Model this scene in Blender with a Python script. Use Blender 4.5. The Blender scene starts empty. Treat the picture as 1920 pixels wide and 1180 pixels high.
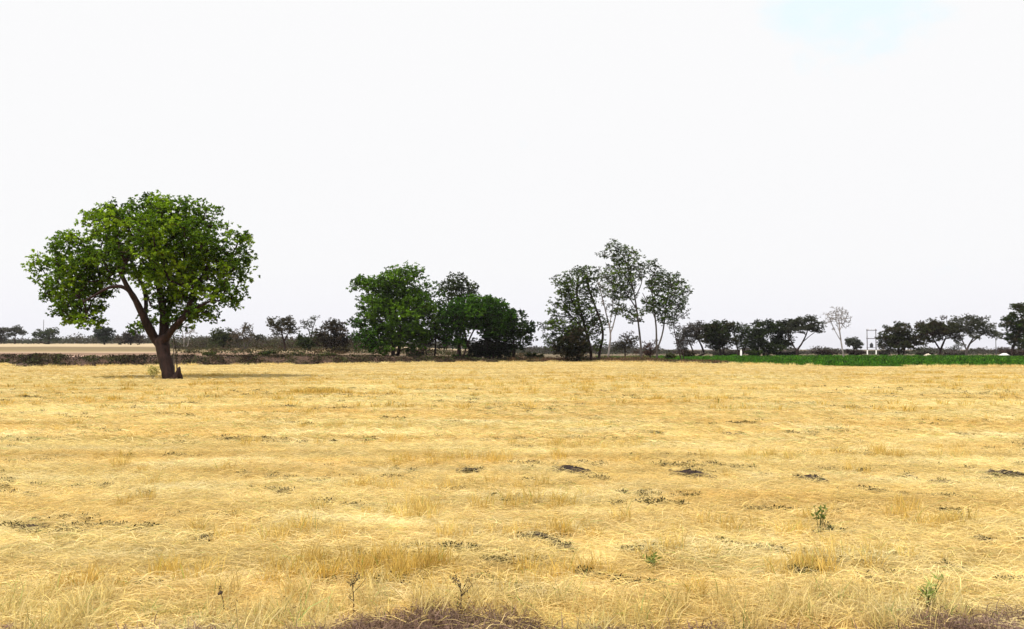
import bpy, math, random
import numpy as np
from mathutils import Vector

SC = bpy.context.scene
COL = SC.collection
rng = np.random.default_rng(7)
R = math.radians

# ------------------------------------------------------------------ camera
CAM_H = 1.8
F = 1500.0                       # focal length in photograph pixels (1920 wide)
PITCH = math.atan(65 / F)
cam_d = bpy.data.cameras.new('camera')
cam = bpy.data.objects.new('camera', cam_d)
COL.objects.link(cam)
cam.location = (0, 0, CAM_H)
cam.rotation_euler = (R(90) + PITCH, 0, 0)
cam_d.sensor_fit = 'HORIZONTAL'
cam_d.angle = 2 * math.atan(960 / F)
cam_d.clip_start = 0.1
cam_d.clip_end = 6000
SC.camera = cam

# ------------------------------------------------------------------ sun, sky, exposure
SUN_AZ = math.atan2(-0.45, -0.62)      # from +Y towards +X
SUN_EL = R(56)
sd = Vector((math.sin(SUN_AZ) * math.cos(SUN_EL), math.cos(SUN_AZ) * math.cos(SUN_EL), math.sin(SUN_EL)))
sun_d = bpy.data.lights.new('sun', 'SUN')
sun_d.energy = 4.8
sun_d.angle = R(0.6)
sun_d.color = (1.0, 0.95, 0.87)
sun = bpy.data.objects.new('sun', sun_d)
COL.objects.link(sun)
sun.rotation_euler = sd.to_track_quat('Z', 'Y').to_euler()

world = bpy.data.worlds.new("World")
SC.world = world
world.use_nodes = True
nt = world.node_tree
for n in list(nt.nodes):
    nt.nodes.remove(n)


def N(nt, typ, **kw):
    n = nt.nodes.new(typ)
    for k, v in kw.items():
        if hasattr(n, k):
            setattr(n, k, v)
        else:
            n.inputs[k].default_value = v
    return n


def L(nt, a, b):
    nt.links.new(a, b)


def ramp(nt, fac, stops, interp='LINEAR'):
    n = nt.nodes.new('ShaderNodeValToRGB')
    n.color_ramp.interpolation = interp
    el = n.color_ramp.elements
    while len(el) < len(stops):
        el.new(0.5)
    for e, (p, c) in zip(el, stops):
        e.position = p
        e.color = (*c, 1) if len(c) == 3 else c
    L(nt, fac, n.inputs['Fac'])
    return n.outputs['Color']


def mixc(nt, fac, a, b, mode='MIX'):
    n = nt.nodes.new('ShaderNodeMix')
    n.data_type = 'RGBA'
    n.blend_type = mode
    for sock, v in ((n.inputs[0], fac), (n.inputs[6], a), (n.inputs[7], b)):
        if isinstance(v, (int, float)):
            sock.default_value = v
        elif isinstance(v, tuple):
            sock.default_value = (*v, 1)
        else:
            L(nt, v, sock)
    return n.outputs[2]


def mth(nt, op, a, b=None, clamp=False):
    n = nt.nodes.new('ShaderNodeMath')
    n.operation = op
    n.use_clamp = clamp
    for i, v in enumerate((a, b)):
        if v is None:
            continue
        if isinstance(v, (int, float)):
            n.inputs[i].default_value = v
        else:
            L(nt, v, n.inputs[i])
    return n.outputs[0]


sky = N(nt, 'ShaderNodeTexSky')
sky.sky_type = 'NISHITA'
sky.sun_disc = False
sky.sun_elevation = SUN_EL
sky.sun_rotation = SUN_AZ
sky.dust_density = 3.0
tc = N(nt, 'ShaderNodeTexCoord')
# bright, thin high cloud with a few soft openings to the blue
SKY_ST = 0.1
nz = N(nt, 'ShaderNodeTexNoise')
nz.inputs['Scale'].default_value = 5.0
nz.inputs['Detail'].default_value = 8
nz.inputs['Roughness'].default_value = 0.6
mp = N(nt, 'ShaderNodeMapping')
mp.inputs['Scale'].default_value = (1, 1, 1.6)
mp.inputs['Location'].default_value = (0.35, 0.1, 0.0)
L(nt, tc.outputs['Generated'], mp.inputs['Vector'])
L(nt, mp.outputs['Vector'], nz.inputs['Vector'])


def pix_dir(px, py):
    a = PITCH + math.atan((590 - py) / F)
    v = Vector(((px - 960) / (F * math.cos(PITCH) - (590 - py) * math.sin(PITCH)), 1, math.tan(a)))
    return v.normalized()


dp = N(nt, 'ShaderNodeVectorMath')
dp.operation = 'DOT_PRODUCT'
L(nt, tc.outputs['Generated'], dp.inputs[0])
dp.inputs[1].default_value = pix_dir(1620, -70)
hole = N(nt, 'ShaderNodeMapRange')
hole.inputs['From Min'].default_value = math.cos(R(8.5))
hole.inputs['From Max'].default_value = math.cos(R(1.5))
L(nt, dp.outputs['Value'], hole.inputs['Value'])
gap = mth(nt, 'ADD', nz.outputs['Fac'], mth(nt, 'MULTIPLY', hole.outputs['Result'], 0.32))
gapf = N(nt, 'ShaderNodeMapRange')
gapf.interpolation_type = 'SMOOTHSTEP'
gapf.inputs['From Min'].default_value = 0.66
gapf.inputs['From Max'].default_value = 0.84
gapf.inputs['To Max'].default_value = 0.6
L(nt, gap, gapf.inputs['Value'])
sep = N(nt, 'ShaderNodeSeparateXYZ')
L(nt, tc.outputs['Generated'], sep.inputs[0])
c_cloud = ramp(nt, mth(nt, 'MULTIPLY', sep.outputs['Z'], 1.0, True),
               [(0.0, (0.87, 0.865, 0.92)), (0.035, (0.88, 0.875, 0.915)), (0.10, (0.90, 0.90, 0.91)), (1.0, (0.915, 0.915, 0.915))])
cl = mixc(nt, 1.0, c_cloud, (1 / SKY_ST * 1.0,) * 3, 'MULTIPLY')
veil = mixc(nt, 0.05, (7.6, 9.5, 10.2), sky.outputs['Color'])      # blue sky seen through bright thin haze
skyc = mixc(nt, gapf.outputs['Result'], cl, veil)
bg = N(nt, 'ShaderNodeBackground')
bg.inputs['Strength'].default_value = SKY_ST
L(nt, skyc, bg.inputs['Color'])
wo = N(nt, 'ShaderNodeOutputWorld')
L(nt, bg.outputs[0], wo.inputs['Surface'])

SC.view_settings.view_transform = 'Standard'
SC.view_settings.look = 'None'
SC.view_settings.exposure = 0.1
SC.view_settings.gamma = 1.0
SC.render.engine = 'CYCLES'
SC.cycles.max_bounces = 6
SC.cycles.diffuse_bounces = 3
SC.cycles.transmission_bounces = 3
SC.cycles.transparent_max_bounces = 4

# ------------------------------------------------------------------ maths
PERM = rng.integers(0, 2**31, 4096)


def vnoise(x, y, seed=0):
    x = np.asarray(x, float); y = np.asarray(y, float)
    xi = np.floor(x).astype(int); yi = np.floor(y).astype(int)
    fx = x - xi; fy = y - yi
    fx = fx * fx * (3 - 2 * fx); fy = fy * fy * (3 - 2 * fy)

    def h(a, b):
        return (PERM[(a * 73 + b * 911 + seed * 37 + (a * b) % 101 * 13) % 4096] % 10007) / 10007.0
    return ((h(xi, yi) * (1 - fx) + h(xi + 1, yi) * fx) * (1 - fy)
            + (h(xi, yi + 1) * (1 - fx) + h(xi + 1, yi + 1) * fx) * fy)


def fbm(x, y, seed=0, o=3):
    s = 0; a = 1; t = 0
    for i in range(o):
        s = s + a * vnoise(x * 2**i, y * 2**i, seed + i); t += a; a *= 0.5
    return s / t


def sstep(a, b, x):
    t = np.clip((np.asarray(x, float) - a) / (b - a), 0, 1)
    return t * t * (3 - 2 * t)


def P(px, py, Y):
    a = PITCH + math.atan((590 - py) / F)
    return np.array([(px - 960) / (F * math.cos(PITCH) - (590 - py) * math.sin(PITCH)) * Y, Y, CAM_H + math.tan(a) * Y])


def ground_at(px, py):
    a = PITCH + math.atan((590 - py) / F)
    Y = -CAM_H / math.tan(a)
    return P(px, py, Y)


EDGE = []
for u, v in ((-300, 684), (0, 682), (40, 687), (300, 684), (600, 682), (800, 679), (1100, 677), (1250, 679), (1400, 682), (1600, 686), (1920, 687), (2300, 687)):
    yy = 2475.0 / (v - 655)
    EDGE.append(((u - 960) / F * yy, yy))
EDGE = np.array(EDGE)


def edge_y(x):
    return np.interp(x, EDGE[:, 0], EDGE[:, 1]) + 1.6 * (fbm(np.asarray(x) * 0.12, 0 * np.asarray(x), 5) - 0.5)


def g(x, y):
    x = np.asarray(x, float); y = np.asarray(y, float)
    e = edge_y(x)
    inf = 1 - sstep(-1, 1, y - e)
    # shallow furrows running across the view
    z = inf * (0.05 * (fbm(x * 0.25, y * 1.3, 11) - 0.5) + 0.05 * (fbm(x * 0.05, y * 0.35, 3) - 0.5))
    left = 1 - sstep(-26, 14, x - (y - 100) * 0.02)
    plat = 0.98 * left + 0.0
    d = y - e
    ditch = -0.35 * np.exp(-((d - 1.6) / 1.0) ** 2) * left
    up = sstep(2.0, 6.5, d + 1.6 * (fbm(x * 0.3, y * 0.3, 21) - 0.5))
    z = z + ditch + plat * up
    far = sstep(0, 1, (y - 108) / 300)
    lf = 1 - sstep(-0.30, 0.05, x / np.maximum(y, 1))
    z = z + 3.6 * far * lf * (d > 0)
    z = z + (d > 6) * 0.12 * (fbm(x * 0.08, y * 0.08, 31) - 0.5)
    # verge of the road, near the camera
    z = z - 0.12 * sstep(5.0, 3.6, y)
    return z


# ------------------------------------------------------------------ mesh helpers
def mesh_obj(name, verts, faces, mat, parent=None, col=None, link=True, smooth=False):
    """verts (n,3); faces (m,k) int array or list of arrays with differing k"""
    me = bpy.data.meshes.new(name)
    verts = np.asarray(verts, np.float32)
    if isinstance(faces, np.ndarray):
        faces = [faces]
    faces = [f for f in faces if len(f)]
    nl = sum(f.size for f in faces); nf = sum(len(f) for f in faces)
    me.vertices.add(len(verts)); me.vertices.foreach_set('co', verts.ravel())
    me.loops.add(nl); me.loops.foreach_set('vertex_index', np.concatenate([f.ravel() for f in faces]).astype(np.int32))
    me.polygons.add(nf)
    st = []; o = 0
    for f in faces:
        st.append(o + np.arange(len(f)) * f.shape[1]); o += f.size
    me.polygons.foreach_set('loop_start', np.concatenate(st).astype(np.int32))
    me.update(calc_edges=True)
    me.validate()
    if smooth:
        me.polygons.foreach_set('use_smooth', [True] * len(me.polygons))
    if col is not None:
        a = me.color_attributes.new('tint', 'FLOAT_COLOR', 'POINT')
        c = np.ones((len(verts), 4), np.float32); c[:, :3] = col
        a.data.foreach_set('color', c.ravel())
    if isinstance(mat, (list, tuple)):
        for m in mat:
            me.materials.append(m)
    else:
        me.materials.append(mat)
    o = bpy.data.objects.new(name, me)
    if link:
        COL.objects.link(o)
    if parent is not None:
        o.parent = parent
        o.matrix_parent_inverse = parent.matrix_basis.inverted()
        o.location = (0, 0, 0)
    return o


def tag(o, label=None, cat=None, group=None, kind=None):
    if label: o['label'] = label
    if cat: o['category'] = cat
    if group: o['group'] = group
    if kind: o['kind'] = kind
    return o


def empty(name, loc, label, cat, group=None):
    o = bpy.data.objects.new(name, None)
    COL.objects.link(o)
    o.location = [float(v) for v in loc]
    bpy.context.view_layer.update() if False else None
    from mathutils import Matrix
    o.matrix_basis = Matrix.Translation(o.location)
    return tag(o, label, cat, group)


class MB:
    def __init__(self):
        self.v = []; self.q = []; self.n = 0; self.c = []

    def add(self, v, f, c=None):
        self.v.append(v); self.q.append(f + self.n); self.n += len(v)
        if c is not None:
            self.c.append(np.broadcast_to(c, (len(v), 3)))

    def tube(self, pts, rad, sides=6, rough=0.0, cap=True):
        pts = np.asarray(pts, float); n = len(pts)
        rad = np.broadcast_to(rad, (n,))
        t = np.gradient(pts, axis=0) if n > 1 else np.array([[0, 0, 1]])
        t /= np.linalg.norm(t, axis=1)[:, None] + 1e-9
        ref = np.array([0.31, 0.95, 0.05])
        a = np.cross(t, ref); a /= np.linalg.norm(a, axis=1)[:, None] + 1e-9
        b = np.cross(t, a)
        th = np.arange(sides) / sides * 2 * np.pi
        rr = rad[:, None] * (1 + rough * (rng.random((n, sides)) - 0.5))
        V = pts[:, None, :] + rr[..., None] * (np.cos(th)[None, :, None] * a[:, None, :] + np.sin(th)[None, :, None] * b[:, None, :])
        V = V.reshape(-1, 3)
        i = np.arange(n - 1)[:, None] * sides; j = np.arange(sides)[None, :]; j2 = (j + 1) % sides
        f = np.stack([i + j, i + j2, i + sides + j2, i + sides + j], -1).reshape(-1, 4)
        if cap:
            V = np.vstack([V, pts[-1:] + t[-1:] * rad[-1]])
            k = (n - 1) * sides; tip = n * sides
            jj = np.arange(0, sides)
            capf = np.stack([k + jj, k + (jj + 1) % sides, np.full(sides, tip), np.full(sides, tip)], -1)
            self.tris = getattr(self, 'tris', [])
            self.tris.append(capf[:, :3] + self.n)
        self.add(V, f)

    def box(self, c, s):
        c = np.asarray(c, float); s = np.asarray(s, float) / 2
        k = np.array([[-1, -1, -1], [1, -1, -1], [1, 1, -1], [-1, 1, -1], [-1, -1, 1], [1, -1, 1], [1, 1, 1], [-1, 1, 1]])
        f = np.array([[0, 3, 2, 1], [4, 5, 6, 7], [0, 1, 5, 4], [1, 2, 6, 5], [2, 3, 7, 6], [3, 0, 4, 7]])
        self.add(c + k * s, f)

    def build(self, name, mat, parent=None, smooth=False, link=True):
        fs = [np.concatenate(self.q)]
        if getattr(self, 'tris', None):
            fs.append(np.concatenate(self.tris))
        col = np.concatenate(self.c) if self.c else None
        return mesh_obj(name, np.concatenate(self.v), fs, mat, parent, col, link, smooth)


def unit(v):
    return v / (np.linalg.norm(v, axis=-1, keepdims=True) + 1e-9)


def leaf_quads(c, d, nrm, Ln, W):
    """diamond leaves: base c, direction d, normal nrm"""
    s = unit(np.cross(d, nrm))
    Ln = np.asarray(Ln)[:, None]; W = np.asarray(W)[:, None]
    up = unit(np.cross(s, d))
    v = np.stack([c, c + d * Ln * 0.45 + s * W * 0.5 + up * W * 0.12, c + d * Ln - up * W * 0.2, c + d * Ln * 0.45 - s * W * 0.5 + up * W * 0.12], 1)
    n = len(c)
    return v.reshape(-1, 3), np.arange(4 * n).reshape(n, 4)


# ------------------------------------------------------------------ materials
def new_mat(name):
    m = bpy.data.materials.new(name)
    m.use_nodes = True
    t = m.node_tree
    b = t.nodes['Principled BSDF']
    b.inputs['Roughness'].default_value = 0.85
    b.inputs['Specular IOR Level'].default_value = 0.2
    return m, t, b


def wpos(t, scale=(1, 1, 1)):
    gm = N(t, 'ShaderNodeNewGeometry')
    m = N(t, 'ShaderNodeMapping')
    m.inputs['Scale'].default_value = scale
    L(t, gm.outputs['Position'], m.inputs['Vector'])
    return m.outputs['Vector']


def noise(t, vec, scale, detail=4, rough=0.55):
    n = N(t, 'ShaderNodeTexNoise')
    n.inputs['Scale'].default_value = scale
    n.inputs['Detail'].default_value = detail
    n.inputs['Roughness'].default_value = rough
    L(t, vec, n.inputs['Vector'])
    return n.outputs['Fac']


def leaf_mat(name, trans=0.3, hue=(1.1, 1.25, 0.6)):
    m, t, b = new_mat(name)
    a = N(t, 'ShaderNodeAttribute'); a.attribute_name = 'tint'
    L(t, a.outputs['Color'], b.inputs['Base Color'])
    b.inputs['Roughness'].default_value = 0.6
    b.inputs['Specular IOR Level'].default_value = 0.1
    tr = N(t, 'ShaderNodeBsdfTranslucent')
    L(t, mixc(t, 1.0, a.outputs['Color'], hue, 'MULTIPLY'), tr.inputs['Color'])
    mx = N(t, 'ShaderNodeMixShader'); mx.inputs[0].default_value = trans
    L(t, b.outputs[0], mx.inputs[1]); L(t, tr.outputs[0], mx.inputs[2])
    L(t, mx.outputs[0], t.nodes['Material Output'].inputs['Surface'])
    return m


def bark_mat(name, c1, c2, scale=6):
    m, t, b = new_mat(name)
    v = wpos(t, (1, 1, 0.3))
    f = noise(t, v, scale, 6, 0.7)
    L(t, ramp(t, f, [(0.35, c1), (0.68, c2)]), b.inputs['Base Color'])
    bp = N(t, 'ShaderNodeBump'); bp.inputs['Strength'].default_value = 0.8; bp.inputs['Distance'].default_value = 0.06
    L(t, f, bp.inputs['Height']); L(t, bp.outputs[0], b.inputs['Normal'])
    return m


LEAF = leaf_mat('leaf', 0.36)
LEAF_DRY = leaf_mat('dry_leaf', 0.2, (1, 1, 0.9))
BARK = bark_mat('dark_bark', (0.010, 0.005, 0.004), (0.036, 0.018, 0.015))
BARK_G = bark_mat('grey_bark', (0.035, 0.028, 0.024), (0.11, 0.09, 0.08))
BARK_P = bark_mat('pale_bark', (0.12, 0.1, 0.09), (0.34, 0.3, 0.28))


def straw_color(t, base_pale, base_tan, base_olive):
    big = noise(t, wpos(t, (0.10, 0.30, 0.1)), 1.0, 4, 0.6)
    mid = noise(t, wpos(t, (0.6, 1.5, 0.6)), 1.0, 4, 0.6)
    c = mixc(t, ramp(t, big, [(0.38, (0, 0, 0)), (0.62, (1, 1, 1))]), base_pale, base_tan)
    c = mixc(t, ramp(t, mid, [(0.55, (0, 0, 0)), (0.80, (0.75, 0.75, 0.75))]), c, base_olive)
    cream = noise(t, wpos(t, (0.35, 0.8, 0.4)), 1.0, 5, 0.7)
    c = mixc(t, ramp(t, cream, [(0.50, (0, 0, 0)), (0.72, (0.8, 0.8, 0.8))]), c, tuple(min(0.9, v * k_) for v, k_ in zip(base_pale, (1.1, 1.22, 1.6))))
    row = noise(t, wpos(t, (0.05, 1.25, 0.0)), 1.0, 3, 0.6)
    c = mixc(t, 1.0, c, ramp(t, row, [(0.32, (0.88, 0.86, 0.80)), (0.60, (1.10, 1.10, 1.12))]), 'MULTIPLY')
    return c


def straw_mat(name, pale, tan, olive, trans=0.38):
    m, t, b = new_mat(name)
    c = straw_color(t, pale, tan, olive)
    a = N(t, 'ShaderNodeAttribute'); a.attribute_name = 'tint'
    c = mixc(t, 1.0, c, a.outputs['Color'], 'MULTIPLY')
    oi = N(t, 'ShaderNodeObjectInfo')
    c = mixc(t, 1.0, c, ramp(t, oi.outputs['Random'], [(0, (0.88, 0.86, 0.82)), (1, (1.1, 1.1, 1.12))]), 'MULTIPLY')
    L(t, c, b.inputs['Base Color'])
    b.inputs['Roughness'].default_value = 0.7
    tr = N(t, 'ShaderNodeBsdfTranslucent'); L(t, c, tr.inputs['Color'])
    mx = N(t, 'ShaderNodeMixShader'); mx.inputs[0].default_value = trans
    L(t, b.outputs[0], mx.inputs[1]); L(t, tr.outputs[0], mx.inputs[2])
    L(t, mx.outputs[0], t.nodes['Material Output'].inputs['Surface'])
    return m


PALE = (0.77, 0.64, 0.30); TAN = (0.69, 0.51, 0.19); OLIVE = (0.61, 0.49, 0.17)
STRAW = straw_mat('straw', PALE, TAN, OLIVE)
STUB = straw_mat('standing_stubble', (0.68, 0.50, 0.15), (0.60, 0.40, 0.08), (0.46, 0.36, 0.07))
VERGE = straw_mat('verge_grass', (0.66, 0.56, 0.24), (0.60, 0.46, 0.18), (0.42, 0.40, 0.12))
THATCH = straw_mat('dark_thatch', (0.24, 0.16, 0.11), (0.15, 0.095, 0.07), (0.10, 0.08, 0.04))


def ground_straw_mat():
    m, t, b = new_mat('straw_litter')
    c = straw_color(t, tuple(v * 0.92 for v in PALE), tuple(v * 0.92 for v in TAN), tuple(v * 0.9 for v in OLIVE))
    fine = noise(t, wpos(t, (6, 40, 6)), 1.0, 5, 0.7)
    fine2 = noise(t, wpos(t, (30, 22, 10)), 1.0, 4, 0.7)
    soil = noise(t, wpos(t, (0.9, 3.2, 1)), 1.0, 6, 0.68)
    c = mixc(t, 1.0, c, ramp(t, fine, [(0.3, (0.6, 0.56, 0.5)), (0.6, (1.1, 1.08, 1.05))]), 'MULTIPLY')
    c = mixc(t, ramp(t, soil, [(0.66, (0, 0, 0)), (0.76, (0.75, 0.75, 0.75))]), c, (0.09, 0.065, 0.045))
    L(t, c, b.inputs['Base Color'])
    bp = N(t, 'ShaderNodeBump'); bp.inputs['Strength'].default_value = 0.7; bp.inputs['Distance'].default_value = 0.03
    L(t, fine2, bp.inputs['Height']); L(t, bp.outputs[0], b.inputs['Normal'])
    return m


def far_field_mat():
    m, t, b = new_mat('fallow_soil')
    # parcels of ploughed, fallow and pale stubble land lying one behind the other
    f = noise(t, wpos(t, (0.35, 0.9, 0.4)), 1.0, 6, 0.7)
    gm = N(t, 'ShaderNodeNewGeometry'); sp = N(t, 'ShaderNodeSeparateXYZ'); L(t, gm.outputs['Position'], sp.inputs[0])
    wob = noise(t, wpos(t, (0.02, 0.02, 0.0)), 1.0, 3, 0.6)
    yy = mth(t, 'MULTIPLY', mth(t, 'ADD', sp.outputs['Y'], mth(t, 'MULTIPLY', wob, 60.0)), 1 / 500.0)
    cl_ = ramp(t, yy, [(0.25, (0.40, 0.26, 0.19)), (0.29, (0.20, 0.12, 0.075)), (0.355, (0.20, 0.125, 0.075)), (0.375, (0.44, 0.33, 0.21)), (0.40, (0.23, 0.165, 0.075)), (0.44, (0.17, 0.13, 0.055)), (0.53, (0.17, 0.12, 0.06)), (0.57, (0.42, 0.33, 0.20))])
    xm = N(t, 'ShaderNodeMapRange'); xm.inputs['From Min'].default_value = -50; xm.inputs['From Max'].default_value = 10
    L(t, sp.outputs['X'], xm.inputs['Value'])
    c = mixc(t, xm.outputs["Result"], cl_, (0.13, 0.10, 0.055))
    c = mixc(t, 0.6, c, ramp(t, f, [(0.3, (0.6, 0.6, 0.6)), (0.7, (1.35, 1.3, 1.3))]), 'MULTIPLY')
    L(t, c, b.inputs['Base Color'])
    return m


def soil_mat(name, c1, c2, sc=3.0):
    m, t, b = new_mat(name)
    f = noise(t, wpos(t, (1, 1, 1)), sc, 8, 0.72)
    L(t, ramp(t, f, [(0.32, c1), (0.7, c2)]), b.inputs['Base Color'])
    bp = N(t, 'ShaderNodeBump'); bp.inputs['Strength'].default_value = 0.9; bp.inputs['Distance'].default_value = 0.08
    L(t, f, bp.inputs['Height']); L(t, bp.outputs[0], b.inputs['Normal'])
    return m


M_FIELD = ground_straw_mat()
M_FAR = far_field_mat()
M_BANK = soil_mat('bank_earth', (0.022, 0.013, 0.009), (0.12, 0.068, 0.045), 2.2)
M_CROP = soil_mat('crop_soil', (0.03, 0.05, 0.012), (0.07, 0.075, 0.03), 1.2)
M_VERGE = soil_mat('verge_soil', (0.04, 0.026, 0.018), (0.17, 0.12, 0.085), 12)
M_CLOD = soil_mat('clod_soil', (0.014, 0.009, 0.008), (0.075, 0.05, 0.045), 14)
M_WHITE = soil_mat('whitewash', (0.6, 0.58, 0.55), (0.8, 0.79, 0.77), 5)
M_PALE = soil_mat('pale_earth', (0.42, 0.34, 0.26), (0.62, 0.55, 0.45), 3)
M_STEEL = soil_mat('galvanised_steel', (0.10, 0.09, 0.10), (0.17, 0.16, 0.17), 8)
M_BLACKM = soil_mat('dark_metal', (0.015, 0.015, 0.018), (0.04, 0.04, 0.045), 8)

# ------------------------------------------------------------------ terrain
def verge_y(x):
    x = np.asarray(x, float)
    u = x / 5.4 * F + 960
    b = 4.95 + 0.45 * np.exp(-((u - 840) / 170) ** 2) + 0.33 * sstep(1560, 1700, u) + 0.12 * (fbm(x * 1.6, x * 0, 77) - 0.5)
    return b


xs = np.concatenate([np.linspace(-7, 7, 200), 7 + np.cumsum(0.08 * 1.042 ** np.arange(170))])
xs = np.concatenate([-xs[200:][::-1], xs])
ys = np.concatenate([np.linspace(-25, 3, 30)[:-1], 3 + np.arange(0, 90) * 0.08])
step = 0.08; yl = list(ys)
while yl[-1] < 135:
    step = min(step * 1.02, 0.55); yl.append(yl[-1] + step)
while yl[-1] < 3500:
    step *= 1.06; yl.append(yl[-1] + step)
ys = np.array(yl)
GX, GY = np.meshgrid(xs, ys)
GZ = g(GX, GY)
nx, ny = len(xs), len(ys)
fx = (xs[:-1] + xs[1:]) / 2; fy = (ys[:-1] + ys[1:]) / 2
FX, FY = np.meshgrid(fx, fy)
E = edge_y(FX)
vy = verge_y(FX)
U = FX / np.maximum(FY, 1) * F + 960
reg = np.zeros(FX.shape, int)                    # 0 = stubble field
reg[FY > E + 1.0] = 1                            # bank
reg[(FY > E + 7.5) | ((FY > E + 1.0) & (FX > 20))] = 2   # fallow land
reg[(FY > E + 0.6) & (FX > 21) & (FY < 175)] = 3  # crop
reg[FY < vy] = 4                                 # verge
ii, jj = np.meshgrid(np.arange(ny - 1), np.arange(nx - 1), indexing='ij')
allf = np.stack([ii * nx + jj, ii * nx + jj + 1, (ii + 1) * nx + jj + 1, (ii + 1) * nx + jj], -1)
allv = np.stack([GX, GY, GZ], -1).reshape(-1, 3)
for k, nm, mt in ((0, 'stubble_field', M_FIELD), (1, 'earth_bank', M_BANK), (2, 'fallow_field', M_FAR), (3, 'crop_ground', M_CROP), (4, 'road_verge', M_VERGE)):
    f = allf[reg == k].reshape(-1, 4)
    used, inv = np.unique(f.ravel(), return_inverse=True)
    o = mesh_obj(nm, allv[used], inv.reshape(-1, 4), mt, smooth=True)
    o['kind'] = 'structure'

# ------------------------------------------------------------------ scattering through geometry nodes
def scatter(name, pts, rotz, scale, variants, tilt=None):
    """one 'stuff' object: a cloud of points that instances mesh variants"""
    lib = bpy.data.collections.new(name + '_pieces')
    for v in variants:
        lib.objects.link(v)
    me = bpy.data.meshes.new(name)
    n = len(pts)
    me.vertices.add(n); me.vertices.foreach_set('co', np.asarray(pts, np.float32).ravel())
    rot = np.zeros((n, 3), np.float32); rot[:, 2] = rotz
    if tilt is not None:
        rot[:, :2] = tilt
    me.attributes.new('rot', 'FLOAT_VECTOR', 'POINT').data.foreach_set('vector', rot.ravel())
    me.attributes.new('scl', 'FLOAT', 'POINT').data.foreach_set('value', np.asarray(scale, np.float32))
    me.attributes.new('pick', 'INT', 'POINT').data.foreach_set('value', rng.integers(0, len(variants), n).astype(np.int32))
    o = bpy.data.objects.new(name, me); COL.objects.link(o)
    ng = bpy.data.node_groups.new(name, 'GeometryNodeTree')
    ng.interface.new_socket('Geometry', in_out='INPUT', socket_type='NodeSocketGeometry')
    ng.interface.new_socket('Geometry', in_out='OUTPUT', socket_type='NodeSocketGeometry')
    gi = ng.nodes.new('NodeGroupInput'); go = ng.nodes.new('NodeGroupOutput')
    ip = ng.nodes.new('GeometryNodeInstanceOnPoints')
    ci = ng.nodes.new('GeometryNodeCollectionInfo')
    ci.inputs['Collection'].default_value = lib
    ci.inputs['Separate Children'].default_value = True
    ci.inputs['Reset Children'].default_value = True
    ip.inputs['Pick Instance'].default_value = True

    def attr(nm, dt):
        a = ng.nodes.new('GeometryNodeInputNamedAttribute'); a.data_type = dt
        a.inputs['Name'].default_value = nm
        return a.outputs['Attribute']
    ng.links.new(gi.outputs[0], ip.inputs['Points'])
    ng.links.new(ci.outputs[0], ip.inputs['Instance'])
    ng.links.new(attr('pick', 'INT'), ip.inputs['Instance Index'])
    er = ng.nodes.new('FunctionNodeEulerToRotation')
    ng.links.new(attr('rot', 'FLOAT_VECTOR'), er.inputs[0])
    ng.links.new(er.outputs[0], ip.inputs['Rotation'])
    ng.links.new(attr('scl', 'FLOAT'), ip.inputs['Scale'])
    ng.links.new(ip.outputs[0], go.inputs[0])
    md = o.modifiers.new('scatter', 'NODES'); md.node_group = ng
    o['kind'] = 'stuff'
    return o


def blades(name, n, radius, length, width, elev, mat, spread=1.0, z0=(0, 0.03), head=None, bend=0.15, tints=(0.75, 1.2), green=0.0):
    """a clump of bent two-quad blades; elev = (lo, hi) degrees above the ground"""
    r = radius * np.sqrt(rng.random(n)) * spread; a = rng.random(n) * 2 * np.pi
    c = np.stack([r * np.cos(a), r * np.sin(a), rng.uniform(*z0, n)], 1)
    hd = rng.random(n) * 2 * np.pi if head is None else rng.normal(head, 0.55, n) + np.pi * rng.integers(0, 2, n)
    el = np.radians(rng.uniform(*elev, n))
    Ln = rng.uniform(*length, n); W = rng.uniform(*width, n)
    d = np.stack([np.cos(hd) * np.cos(el), np.sin(hd) * np.cos(el), np.sin(el)], 1)
    el2 = el - bend - rng.random(n) * bend * 2
    d2 = np.stack([np.cos(hd) * np.cos(el2), np.sin(hd) * np.cos(el2), np.sin(el2)], 1)
    s = unit(np.cross(d, np.array([0, 0, 1.0]) + rng.normal(0, 0.5, (n, 3))))
    p1 = c + d * (Ln * 0.55)[:, None]; p2 = p1 + d2 * (Ln * 0.45)[:, None]
    p2[:, 2] = np.maximum(p2[:, 2], 0.005)
    w = (W / 2)[:, None]
    v = np.stack([c - s * w, c + s * w, p1 + s * w, p1 - s * w, p2 + s * w * 0.35, p2 - s * w * 0.35], 1).reshape(-1, 3)
    b = np.arange(n)[:, None] * 6
    f = np.concatenate([b + [0, 1, 2, 3], b + [3, 2, 4, 5]])
    tv = rng.uniform(*tints, n)
    col = np.stack([tv, tv, tv * rng.uniform(0.85, 1.15, n)], 1)
    if green:
        k = rng.random(n) < green
        col[k] *= [0.45, 0.75, 0.5]
    return mesh_obj(name, v, f, mat, col=np.repeat(col, 6, 0), link=False)


def field_pts(y0, y1, dens, margin=2.0):
    area = (y1 - y0) * 2 * (0.68 * y1 + margin)
    n = int(area * dens)
    y = rng.uniform(y0, y1, n); x = rng.uniform(-1, 1, n) * (0.68 * y1 + margin)
    k = (np.abs(x) < 0.68 * y + margin) & (y < edge_y(x) + 0.5) & (y > verge_y(x))
    return x[k], y[k]


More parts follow.
